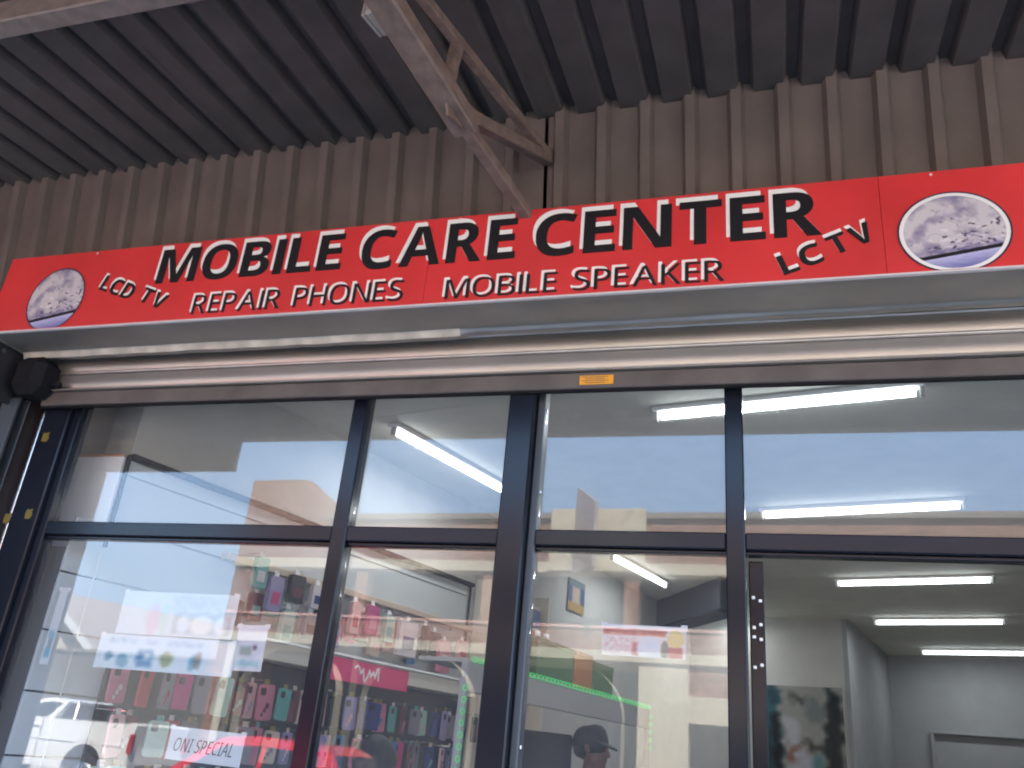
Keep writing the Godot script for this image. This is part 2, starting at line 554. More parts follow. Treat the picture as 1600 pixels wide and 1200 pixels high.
func shutter():
	var h := thing("shutter_housing", "galvanised steel roller shutter box carrying the red sign", "shutter box")
	var x0 := -3.05
	var x1 := 0.87
	# front, top and a dented underside that ends in a rolled lip
	block("front_panel", M.galvanised, h, x0, x1, 2.99, 3.335, 0.322, 0.338)
	block("top_panel", M.galvanised, h, x0, x1, 3.335, 3.34, 0.06, 0.338)
	var st := begin()
	var n := 120
	var dents := FastNoiseLite.new()
	dents.seed = 4
	dents.frequency = 1.1
	var prof := [[0.338, 0.0], [0.30, 0.0], [0.25, 0.0], [0.205, 0.0], [0.176, -0.01], [0.168, -0.05], [0.164, -0.15], [0.1605, -0.45], [0.157, -0.75], [0.1535, -0.97], [0.148, -1.02], [0.132, -1.0], [0.125, -0.85], [0.122, 0.1]]
	var rows := []
	for i in n + 1:
		var x := lerpf(x0, x1, i / float(n))
		# the rolled lip is deepest left of the joint at x = -1.05 and flattens out to the right
		var deep := 0.026 if x < -1.05 else lerpf(0.015, 0.009, (x + 1.05) / 1.9)
		deep += dents.get_noise_2d(x * 3.0, 50.0) * 0.004
		var row := []
		for k in prof.size():
			var p = prof[k]
			var wob := dents.get_noise_2d(x * 2.0, p[0] * 9.0) * 0.003 * clampf((0.338 - p[0]) * 12.0, 0, 1)
			row.append(Vector3(x, 2.986 + p[1] * deep + wob, p[0]))
		rows.append(row)
	var lip := begin()
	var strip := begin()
	for i in n:
		for k in prof.size() - 1:
			if k >= 5:
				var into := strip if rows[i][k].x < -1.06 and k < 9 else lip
				into.set_smooth_group(0)
				for v in [rows[i][k], rows[i + 1][k], rows[i + 1][k + 1], rows[i][k], rows[i + 1][k + 1], rows[i][k + 1]]:
					into.add_vertex(v)
				continue
			st.set_smooth_group(0)
			for v in [rows[i][k], rows[i + 1][k], rows[i + 1][k + 1], rows[i][k], rows[i + 1][k + 1], rows[i][k + 1]]:
				st.add_vertex(v)
	part("underside", done(st), M.galvanised, h)
	part("rolled_lip", done(lip), M.galvanised, h)
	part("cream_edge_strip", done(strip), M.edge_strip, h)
	block("end_plate", M.galvanised, h, x0 - 0.004, x0, 2.98, 3.335, 0.06, 0.338)
	block("end_plate", M.galvanised, h, x1, x1 + 0.004, 2.98, 3.335, 0.06, 0.338)
	var c := thing("roller_shutter", "silver roller shutter, nearly fully rolled up over the window", "shutter")
	for k in 4:
		slat("slat", c, -2.93, 1.7, 2.836 + k * 0.078, 0.078)
	block("bottom_rail", M.rail, c, -2.95, 1.7, 2.768, 2.828, 0.066, 0.092, 0.004)
	block("rubber_strip", M.black, c, -2.95, 1.7, 2.758, 2.766, 0.072, 0.086)
	block("rail_flange", M.galvanised, c, -2.93, 1.7, 2.8285, 2.834, 0.062, 0.108)
	var lb := thing("orange_label", "orange sticker on the shutter's bottom rail", "sticker", Vector3(-0.56, 2.797, 0.0935))
	part("face", box(Vector3(0.118, 0.034, 0.001)), M.orange_label, lb)
	for k in 4:
		part("print_line", box(Vector3(0.09 - 0.02 * (k % 2), 0.0022, 0.0006)), M.rail, lb, Vector3(-0.005, 0.011 - k * 0.007, 0.001))
	# guide, brackets and end parts at the left
	var g := thing("shutter_guide", "dark steel shutter guide rails and brackets left of the window", "guide rail")
	block("outer_flange", M.guide, g, -3.13, -3.03, 0.0, 2.80, 0.066, 0.074, 0.003)
	block("inner_flange", M.frame_matte, g, -3.13, -3.03, 0.0, 2.80, 0.112, 0.12, 0.003)
	block("web", M.frame_matte, g, -3.14, -3.131, 0.0, 2.80, 0.05, 0.13, 0.003)
	block("guide_face", M.guide, g, -3.115, -3.03, 0.0, 2.79, 0.121, 0.128, 0.003)
	block("strip", M.chrome, g, -2.967, -2.955, 0.0, 2.76, 0.03, 0.05, 0.002)
	block("bracket", M.black, g, -3.05, -2.895, 2.79, 2.96, 0.06, 0.20, 0.035)
	block("bracket", M.frame_matte, g, -3.09, -3.075, 2.76, 3.0, 0.05, 0.27, 0.004)
	block("bracket", M.frame_matte, g, -3.24, -3.225, 2.80, 3.0, 0.05, 0.22, 0.004)
	block("tie_bar", M.frame_matte, g, -3.225, -3.09, 2.965, 2.985, 0.06, 0.09, 0.004)
	part("roller_end", lathe(PackedVector2Array([Vector2(0, -0.07), Vector2(0.05, -0.07), Vector2(0.062, -0.05), Vector2(0.062, 0.05), Vector2(0.05, 0.07), Vector2(0, 0.07)]), 18), M.black, g, Vector3(-3.155, 2.89, 0.15), Basis(Vector3.BACK, PI / 2))
	for b in [[2.80, 0.08], [2.96, 0.08], [2.80, 0.24], [2.96, 0.24]]:
		part("bolt", box(Vector3(0.01, 0.016, 0.016), 0.003), M.guide, g, Vector3(-3.07, b[0], b[1]))
	block("hub", M.black, g, -2.96, -2.85, 2.838, 2.862, 0.10, 0.13, 0.008)
	bar("hub", M.black, g, Vector3(-3.16, 2.84, 0.2), Vector3(-3.08, 2.84, 0.2), 0.12, 0.12, 0.04)
	part("bolt", box(Vector3(0.012, 0.012, 0.008), 0.003), M.chrome, g, Vector3(-2.92, 2.815, 0.095))
	for p in [[-2.905, 2.64], [-2.862, 2.31], [-2.965, 2.29]]:
		var tp := thing("tape_scrap", ["torn yellow tape scrap highest on the left jamb", "larger yellow tape scrap beside the crossbar's left end", "small yellow tape scrap on the guide strip"][int(taken.get("tape_scrap", -1)) + 1], "tape", Vector3(p[0], p[1], 0.053), 0.0, "tape scraps")
		var tm := begin()
		add_prism(tm, PackedVector2Array([Vector2(-0.014, -0.02), Vector2(0.012, -0.022), Vector2(0.019, -0.004), Vector2(0.013, 0.008), Vector2(0.016, 0.02), Vector2(-0.004, 0.016), Vector2(-0.013, 0.02), Vector2(-0.016, 0.002)]), 0.0, 0.002)
		part("tape", done(tm), M.tape, tp)
	# a rusty chain hanging from the bracket
	var ch := thing("hanging_chain", "rusty chain hanging beside the left bracket", "chain", Vector3(-3.215, 2.78, 0.10))
	var link := torus(0.011, 0.003, 10, 6)
	for k in 16:
		part("link", link, M.primer, ch, Vector3(0.004 * sin(k * 1.7), -0.017 * k, 0), Basis(Vector3.UP, PI / 2 * (k % 2)))

func torus(R: float, r: float, n := 16, m := 8) -> ArrayMesh:      # in the xy plane, a little drawn out in y
	var st := begin()
	var f := func(i, j) -> Vector3:
		var a: float = TAU * i / n
		var b: float = TAU * j / m
		return Vector3(cos(a) * (R + r * cos(b)), 1.25 * sin(a) * (R + r * cos(b)), r * sin(b))
	for i in n:
		for j in m:
			st.set_smooth_group(0)
			for v in [[i, j], [i, j + 1], [i + 1, j + 1], [i, j], [i + 1, j + 1], [i + 1, j]]:
				st.add_vertex(f.call(v[0], v[1]))
	return done(st)

func text_mesh(s: String, weight := 400) -> TextMesh:
	var f := SystemFont.new()
	f.font_names = PackedStringArray(["Droid Sans"])
	f.font_weight = weight
	var t := TextMesh.new()
	t.text = s
	t.font = f
	t.font_size = 64
	t.pixel_size = 0.01
	t.depth = 0.05
	t.curve_step = 1.0
	return t

# a line of lettering fitted to a box: white copy behind, black in front, shifted down and right
func lettering(parent: Node, s: String, x0: float, x1: float, y0: float, y1: float, z: float, shift: Vector2, weight := 700, turn := 0.0, fat := 0.0):
	# set letter by letter so that I stays a plain bar; widths come from the glyphs
	var glyphs := []
	var cap: float = text_mesh("E", weight).get_aabb().size.y
	var total := 0.0
	for ch in s:
		var tm = null
		var w := cap * 0.34
		if ch == "I":
			w = cap * (0.215 if weight > 500 else 0.14)
		elif ch != " ":
			tm = text_mesh(ch, weight)
			w = tm.get_aabb().size.x
		glyphs.append([ch, tm, w, total])
		total += w + cap * 0.13
	total -= cap * 0.13
	var sx := (x1 - x0) / total
	var r := Basis(Vector3.BACK, turn)
	var mid := Vector3((x0 + x1) / 2, (y0 + y1) / 2, z)
	for k in 2:
		var off := Vector3(-shift.x, shift.y, 0) if k == 0 else Vector3.ZERO
		for g in glyphs:
			if g[0] == " ": continue
			var at := mid + off + r * Vector3(-(x1 - x0) / 2 + (g[3] + g[2] / 2) * sx, 0, 0) + Vector3(0, 0, 0.0012 * k)
			var called: String = ["white_letter", "black_letter"][k]
			var m: Material = [M.sign_white, M.sign_black][k]
			if g[0] == "I":
				part(called, box(Vector3(g[2] * sx, y1 - y0, 0.001)), m, parent, at, r)
				continue
			var bb: AABB = g[1].get_aabb()
			var over := 1.03 if g[0] in "OCS" else 1.0
			var b := r * Basis(Vector3(sx, 0, 0), Vector3(0, (y1 - y0) * over / bb.size.y, 0), Vector3(0, 0, 0.02))
			part(called, g[1], m, parent, at - b * Vector3(bb.get_center().x, bb.get_center().y, 0), b)

func broken_screen() -> ImageTexture:
	# print on the sign's round pictures: a grey lilac close-up of a shattered screen edge
	var n := 256
	var im := Image.create(n, n, false, Image.FORMAT_RGB8)
	var fn := FastNoiseLite.new()
	fn.seed = 8
	fn.frequency = 0.012
	fn.fractal_octaves = 5
	for y in n:
		for x in n:
			var u := x / float(n)
			var v := y / float(n)
			var soft := fn.get_noise_2d(x, y)
			var c := Color(0.78, 0.75, 0.77).lerp(Color(0.40, 0.38, 0.52), clampf(soft * 1.1 + 0.12 + (0.40 - v) * 1.1 * (u - 0.15), 0, 1))
			var slope := 0.84 - u * 0.16
			var d: float = v - slope
			# long fracture lines that fan out from the right, then small shards along the edge
			var ray := absf(sin(atan2(v - 0.62, u - 0.80) * 5.0 + soft * 2.5))
			if ray < 0.07 and u < 0.75 and v > 0.18 and v < slope: c = c.lerp(Color(0.42, 0.40, 0.50), 0.45)
			var shards := clampf((v - 0.40) * 2.0 + fn.get_noise_2d(x * 1.5 + 90, y * 3.0) * 1.1, 0, 1) * clampf(u * 1.7 - 0.2, 0, 1)
			var bits := fn.get_noise_2d(x * 3.6 + soft * 60.0, y * 3.6 + 40)
			if v < slope and shards > 0.2:
				if bits > 0.20: c = c.lerp(Color(0.16, 0.15, 0.25), 0.75 * clampf((bits - 0.2) * 8.0, 0, 1))
				elif bits < -0.18: c = c.lerp(Color(0.90, 0.89, 0.90), 0.5)
			var near := clampf((v - (slope - 0.20)) / 0.20, 0, 1)
			if d < 0: c = c.lerp(Color(0.34, 0.31, 0.50), near * near * 0.7 * clampf(0.7 + 1.2 * fn.get_noise_2d(x * 2.0, y * 4.0), 0, 1))
			if d >= 0 and d < 0.045: c = Color(0.09, 0.08, 0.13)
			elif d >= 0.045: c = Color(0.72, 0.72, 0.86).lerp(Color(0.44, 0.44, 0.66), clampf((d - 0.05) * 6.0 + 0.25 * fn.get_noise_2d(x * 2.0, y * 9.0), 0, 1))
			im.set_pixel(x, y, c)
	im.resize(n / 2, n / 2, Image.INTERPOLATE_BILINEAR)
	im.resize(n, n, Image.INTERPOLATE_CUBIC)
	im.generate_mipmaps()
	return ImageTexture.create_from_image(im)

func sign_board():
	var s := thing("shop_sign", "long red sign reading MOBILE CARE CENTER above the shop window", "sign")
	for x in [[-3.068, -1.1305], [-1.1295, 0.3495], [0.3505, 0.872]]:
		block("panel", M.red, s, x[0], x[1], 2.99, 3.341, 0.339, 0.351, 0.0008)
	block("lower_edge", M.sign_edge, s, -3.066, 0.870, 2.983, 2.9895, 0.339, 0.352)
	var z := 0.3515
	var big := Vector2(0.012, 0.019)
	lettering(s, "MOBILE", -2.285, -1.478, 3.158, 3.313, z, big)
	lettering(s, "CARE", -1.400, -0.812, 3.146, 3.311, z, big)
	lettering(s, "CENTER", -0.742, 0.178, 3.143, 3.310, z, big)
	var small := Vector2(0.010, 0.011)
	lettering(s, "REPAIR PHONES", -2.078, -1.208, 3.009, 3.091, z, small, 400)
	lettering(s, "MOBILE SPEAKER", -1.050, -0.116, 3.002, 3.078, z, small, 400)
	var tiny := Vector2(0.005, 0.012)
	lettering(s, "LCD", -2.548, -2.370, 3.121, 3.189, z, tiny, 700, deg_to_rad(-20))
	lettering(s, "TV", -2.335, -2.205, 3.060, 3.124, z, tiny, 700, deg_to_rad(-22))
	lettering(s, "LC", 0.046, 0.176, 3.026, 3.098, z, tiny, 700, deg_to_rad(20))
	lettering(s, "TV", 0.190, 0.325, 3.086, 3.156, z, tiny, 700, deg_to_rad(22))
	var m := mat("picture", Color.WHITE, 0.45)
	m.albedo_texture = broken_screen()
	var l := part("round_picture", disc(0.143, 56, 0.135, 0.0, -0.130), m, s, Vector3(-2.757, 3.122, z + 0.0008))
	part("outline", disc(0.147, 56, 0.139, 0.96, -0.130), M.outline, l, Vector3(0, 0, 0.0008))
	var r := part("round_picture", disc(0.131, 56, 0.142, 0.0, -0.125), m, s, Vector3(0.541, 3.118, z + 0.0008))
	part("white_ring", disc(0.137, 56, 0.149, 0.915, -0.128), M.sign_white, r, Vector3(0, 0, 0.0008))
	part("outline", disc(0.141, 56, 0.153, 0.965, -0.128), M.outline, r, Vector3(0, 0, 0.0012))
	for x in [-2.62, -1.03, 0.50]:
		part("screw", box(Vector3(0.008, 0.008, 0.003), 0.0015), M.sign_edge, s, Vector3(x, 3.329, 0.352))

# ------------------------------------------------------------------ glass front
func pane(parent: Node, x0, x1, y0, y1, z := -0.003):
	var s := span(x0, x1, y0, y1, z - 0.003, z + 0.003)
	return part("pane", box(s[1]), M.glass, parent, s[0])

func shopfront():
	var f := thing("shop_window", "dark navy framed glass shop window under the shutter", "shop window")
	var top := 3.02
	block("jamb", M.frame, f, -2.955, -2.82, 0.0, top, -0.05, 0.052, 0.005)
	block("jamb_bead", M.frame, f, -2.82, -2.782, 0.0, top, -0.03, 0.03, 0.004)
	block("head", M.frame, f, -2.782, 1.74, top - 0.06, top, -0.03, 0.03, 0.004)
	# uprights: outer tube with a slimmer front bead
	block("mullion", M.frame, f, -1.505, -1.445, 0.0, top - 0.06, -0.03, 0.034, 0.004)
	block("door_post", M.frame, f, -0.872, -0.780, 0.0, top - 0.06, -0.035, 0.075, 0.005)
	block("door_post_cap", M.guide, f, -0.779, -0.752, 0.0, top - 0.06, -0.03, 0.03, 0.004)
	block("mullion", M.frame, f, -0.138, -0.080, 0.0, top - 0.06, -0.03, 0.034, 0.004)
	block("mullion", M.frame, f, 1.68, 1.74, 0.0, top - 0.06, -0.03, 0.034, 0.004)
	for t in [[-2.782, -1.505], [-1.445, -0.872], [-0.752, -0.138], [-0.08, 1.68]]:
		block("transom", M.frame, f, t[0], t[1], 2.234, 2.288, -0.03, 0.031, 0.004)
		block("transom_lip", M.frame, f, t[0], t[1], 2.222, 2.2335, -0.03, 0.012, 0.002)
		pane(f, t[0], t[1], 2.288, top - 0.06)
	for t in [[-2.782, -1.505], [-1.445, -0.872], [-0.752, -0.138]]:
		block("sill", M.frame, f, t[0], t[1], 0.0, 0.09, -0.03, 0.034, 0.004)
		pane(f, t[0], t[1], 0.09, 2.222)
	for y in [2.72, 2.42, 2.13, 1.62]:
		part("rivet", box(Vector3(0.006, 0.012, 0.012), 0.003), M.chrome, f, Vector3(-0.7505, y, 0.012))
	# the glass door, swung open into the shop
	var d := Node3D.new()
	d.name = "door"
	f.add_child(d)
	d.position = Vector3(-0.052, 0, -0.036)
	d.rotation.y = deg_to_rad(91.2)
	tag(d, "glass door swung open into the shop")
	block("stile", M.frame, d, 0.0, 0.075, 0.02, 2.215, -0.022, 0.022, 0.003)
	block("stile", M.frame, d, 0.87, 0.945, 0.02, 2.205, -0.02, 0.02, 0.003)
	block("rail", M.frame, d, 0.075, 0.87, 2.12, 2.205, -0.019, 0.019, 0.003)
	block("rail", M.frame, d, 0.075, 0.87, 0.02, 0.14, -0.019, 0.019, 0.003)
	pane(d, 0.075, 0.87, 0.14, 2.12, 0.0)
	for y in [[2.093, 2.102], [2.022, 2.013], [1.979, 1.985], [1.905, 1.898]]:
		for k in 2:
			part("screw", box(Vector3(0.006, 0.010, 0.010), 0.0028), M.screw, d, Vector3(-0.0025, y[k], 0.010 - 0.020 * k))

# ------------------------------------------------------------------ the shop behind
func at_in(s: float, l: float, y: float) -> Vector3:
	return p0 + din * s + across * l + Vector3(0, y, 0)

func room():
	var B := Basis(Vector3.UP, -SKEW)
	var flat := func(s, l) -> Vector2:
		var v := at_in(s, l, 0)
		return Vector2(v.x, v.z)
	var fl: PackedVector2Array = [Vector2(-2.9, 0.055), Vector2(3.4, 0.055), flat.call(4.0, 6.2), flat.call(10.6, 6.2), flat.call(10.6, -0.2), flat.call(1.2, -0.65), flat.call(0.0, -0.65)]
	structure("floor", slab(fl, -0.15, -0.002), M.floor)
	var ce: PackedVector2Array = [Vector2(-3.3, -0.145), Vector2(3.6, -0.145), flat.call(4.0, 6.4), flat.call(10.7, 6.4), flat.call(10.7, -0.25), flat.call(1.3, -0.7), flat.call(0.0, -0.7)]
	structure("ceiling", slab(ce, 3.2, 3.32), M.ceiling)
	var cnode: Node = get_node("ceiling")
	for k in 3:
		part("cover_strip", box(Vector3(6.0, 0.002, 0.03)), M.ceiling, cnode, at_in(1.3 + k * 3.0, 3.05, 3.1988), B)
	# left wall, back walls, right wall (interior axes: x across, z back to the street)
	var inner := func(called, m, s0, s1, l0, l1, y0, y1):
		return structure(called, box(Vector3(l1 - l0, y1 - y0, s1 - s0)), m, at_in((s0 + s1) / 2, (l0 + l1) / 2, (y0 + y1) / 2), B)
	inner.call("wall_left", M.wall, 0.21, 7.75, -0.2, 0.0, 0, 3.2)
	inner.call("wall_party", M.wall, -0.12, 1.2, -0.62, -0.42, 0, 3.2)
	inner.call("wall_back", M.wall, 7.6, 7.75, 0.0, 1.63, 0, 3.2)
	inner.call("wall_return", M.grey_wall, 7.6, 10.42, 1.63, 1.68, 0, 3.2)
	inner.call("wall_far", M.grey_wall, 10.4, 10.55, 1.68, 6.2, 0, 3.2)
	inner.call("wall_right", M.wall, 2.0, 10.4, 6.0, 6.2, 0, 3.2)
	var fd := thing("flush_door_head", "grey boxed shelf edge across the far back wall", "shelf", at_in(10.36, 3.6, 2.30), -SKEW)
	part("edge", box(Vector3(3.0, 0.03, 0.06), 0.004), M.grey_wall, fd)
	part("support", box(Vector3(0.04, 2.29, 0.06), 0.004), M.grey_wall, fd, Vector3(-1.48, -1.155, 0))
	# painting on the back wall
	var pt := thing("wall_picture", "dark teal and white unframed picture on the back wall beyond the open door", "picture", at_in(7.57, 1.18, 1.98), -SKEW)
	part("canvas", box(Vector3(0.86, 1.05, 0.03), 0.004), M.paper, pt)
	var pm := mat("picture_print", Color.WHITE, 0.6)
	pm.albedo_texture = blobs(160, 200, [[Rect2(0, 0, 1, 1), Color(0.52, 0.52, 0.50)], [Rect2(0, 0, 0.26, 1), Color(0.10, 0.24, 0.28)], [Rect2(0.04, 0.1, 0.12, 0.3), Color(0.16, 0.36, 0.40), "o"], [Rect2(0.18, 0.25, 0.1, 0.7), Color(0.04, 0.07, 0.10)], [Rect2(0.78, 0.12, 0.2, 0.9), Color(0.12, 0.13, 0.14)], [Rect2(0.84, 0.02, 0.1, 0.3), Color(0.05, 0.10, 0.12), "o"], [Rect2(0.30, 0.30, 0.2, 0.35), Color(0.62, 0.62, 0.64), "o"], [Rect2(0.28, 0.55, 0.26, 0.14), Color(0.44, 0.28, 0.22), "o"], [Rect2(0.35, 0.62, 0.35, 0.32), Color(0.60, 0.60, 0.64), "o"], [Rect2(0.60, 0.60, 0.16, 0.28), Color(0.32, 0.45, 0.46), "o"], [Rect2(0.46, 0.48, 0.35, 0.06), Color(0.22, 0.20, 0.19), "o"], [Rect2(0.38, 0.08, 0.18, 0.08), Color(0.20, 0.21, 0.21), "o"], [Rect2(0.56, 0.14, 0.24, 0.2), Color(0.40, 0.42, 0.42), "o"]], 0.8, 4, 7)
	part("print", sheet(0.858, 1.048), pm, pt, Vector3(0, 0, 0.0158))
	# dark bulkhead under the ceiling at the back
	var a := Vector3(-1.19, 3.06, -6.6)
	var b := Vector3(-0.37, 3.06, -5.10)
	var bk := thing("ceiling_bulkhead", "dark navy boxed beam under the ceiling near the back corner", "beam", (a + b) / 2.0)
	var z := (b - a).normalized()
	var x := Vector3.UP.cross(z).normalized()
	bk.basis = Basis(x, Vector3.UP, z)
	part("box", box(Vector3(0.2, 0.275, a.distance_to(b)), 0.004), M.navy, bk)
	part("lower_lip", box(Vector3(0.22, 0.03, a.distance_to(b) - 0.01), 0.004), M.black, bk, Vector3(0, -0.153, 0))

func blobs(w: int, h: int, list: Array, rag := 0.3, sd := 1, soft := 4) -> ImageTexture:
	# print made of ragged soft-edged patches: [rect in 0..1, colour]
	var im := Image.create(w, h, false, Image.FORMAT_RGB8)
	var fn := FastNoiseLite.new()
	fn.seed = sd
	fn.frequency = 0.035
	for y in h:
		for x in w:
			var c := Color.WHITE
			for k in list.size():
				var r: Rect2 = list[k][0]
				var u := Vector2((x + 0.5) / w, (y + 0.5) / h) + Vector2(fn.get_noise_3d(x, y, 9 * k), fn.get_noise_3d(x, y, 9 * k + 4)) * rag * 0.16
				if k > 0 and not r.has_point(u): continue
				if list[k].size() > 2 and list[k][2] is String:
					var q := (u - r.get_center()) / (r.size * 0.5)
					if q.length() > 1.0: continue
				elif list[k].size() > 2:      # rows of small illegible marks
					var row := int(y / 5.0)
					if y % 5 > 2 or absi(hash(Vector2i(int(x / (2.0 + row % 2)), row))) % 10 < 4: continue
				c = list[k][1]
			im.set_pixel(x, y, c)
	im.resize(maxi(8, w / soft), maxi(8, h / soft), Image.INTERPOLATE_LANCZOS)
	im.resize(w, h, Image.INTERPOLATE_BILINEAR)
	im.resize(maxi(8, w / 2), maxi(8, h / 2), Image.INTERPOLATE_LANCZOS)
	return ImageTexture.create_from_image(im)

func lamps():
	var shape := lathe(PackedVector2Array([Vector2(0, -0.56), Vector2(0.017, -0.56), Vector2(0.017, 0.56), Vector2(0, 0.56)]), 14)
	var cap := lathe(PackedVector2Array([Vector2(0, -0.02), Vector2(0.016, -0.02), Vector2(0.019, -0.014), Vector2(0.019, 0.014), Vector2(0.016, 0.02), Vector2(0, 0.02)]), 14)
	# ends on the ceiling as [x, z]; two rows
	var runs := [[-0.49, -1.14, 0.60, -0.93], [-0.05, -2.89, 1.07, -2.63], [0.51, -5.00, 1.63, -4.66], [0.97, -6.90, 2.10, -6.53], [1.68, -8.92, 2.80, -8.55], [-1.96, -1.28, -1.66, -2.38], [-1.27, -4.22, -0.97, -5.33], [-0.64, -6.15, -0.41, -7.25]]
	var says := ["largest bright tube lamp, crossing behind the upper right upright", "second tube lamp of the right row, in the upper right pane", "third tube lamp of the right row, highest in the open doorway", "fourth tube lamp of the right row, middle one in the doorway", "farthest tube lamp of the right row, lowest in the doorway", "long slanting tube lamp left of the thick door post", "short slanting tube lamp below the crossbar, right of the door post", "farthest slanting tube lamp, beside the dark ceiling beam"]
	for k in runs.size():
		var r = runs[k]
		var a := Vector3(r[0], 3.155, r[1])
		var b := Vector3(r[2], 3.155, r[3])
		var mid := (a + b) / 2.0
		var t := thing("ceiling_lamp", says[k], "ceiling lamp", Vector3(mid.x, 3.2, mid.z), atan2(-(b - a).z, (b - a).x), "fluorescent tube lamps")
		part("batten", box(Vector3(1.20, 0.024, 0.075), 0.006), M.sign_white, t, Vector3(0, -0.0115, 0))
		for s in [-1, 1]:
			part("holder", box(Vector3(0.02, 0.05, 0.032), 0.004), M.tube_cap, t, Vector3(s * 0.585, -0.045, 0))
		part("tube", shape, M.tube, t, Vector3(0, -0.045, 0), Basis(Vector3.BACK, PI / 2))
		var l := AreaLight3D.new()
		l.name = "tube_glow"
		l.area_size = Vector2(1.1, 0.035)
		l.light_energy = 0.098
		l.light_color = Color(0.95, 0.98, 1.0)
		l.shadow_enabled = true
		l.area_range = 12.0
		t.add_child(l)
		l.position = Vector3(0, -0.066, 0)
		l.rotation.x = -PI / 2

const CASES := [["pink", 0.55, 0.20, 0.27], ["red", 0.45, 0.04, 0.06], ["black", 0.02, 0.02, 0.022], ["teal", 0.10, 0.38, 0.33], ["lavender", 0.30, 0.28, 0.46], ["cream", 0.55, 0.50, 0.40], ["blue", 0.06, 0.20, 0.38], ["maroon", 0.13, 0.025, 0.04], ["white", 0.62, 0.62, 0.62], ["magenta", 0.50, 0.05, 0.20], ["pale pink", 0.62, 0.38, 0.38], ["grey", 0.22, 0.22, 0.24], ["mint", 0.34, 0.55, 0.45], ["navy", 0.03, 0.05, 0.20]]
const NTH := ["first", "second", "third", "fourth", "fifth", "sixth", "seventh", "eighth", "ninth", "tenth", "eleventh", "twelfth", "thirteenth", "fourteenth", "fifteenth", "sixteenth", "seventeenth", "eighteenth", "nineteenth", "twentieth", "twenty-first", "twenty-second", "twenty-third", "twenty-fourth", "twenty-fifth", "twenty-sixth", "twenty-seventh", "twenty-eighth", "twenty-ninth", "thirtieth", "thirty-first", "thirty-second", "thirty-third", "thirty-fourth", "thirty-fifth"]

func rounded(w: float, h: float, r: float, n := 4) -> PackedVector2Array:
	var p := PackedVector2Array()
	for c in [[1, 1, 0], [-1, 1, 1], [-1, -1, 2], [1, -1, 3]]:
		for k in n + 1:
			var a: float = PI / 2 * (c[2] + k / float(n))
			p.append(Vector2(c[0] * (w / 2 - r) + r * cos(a), c[1] * (h / 2 - r) + r * sin(a)))
	return p

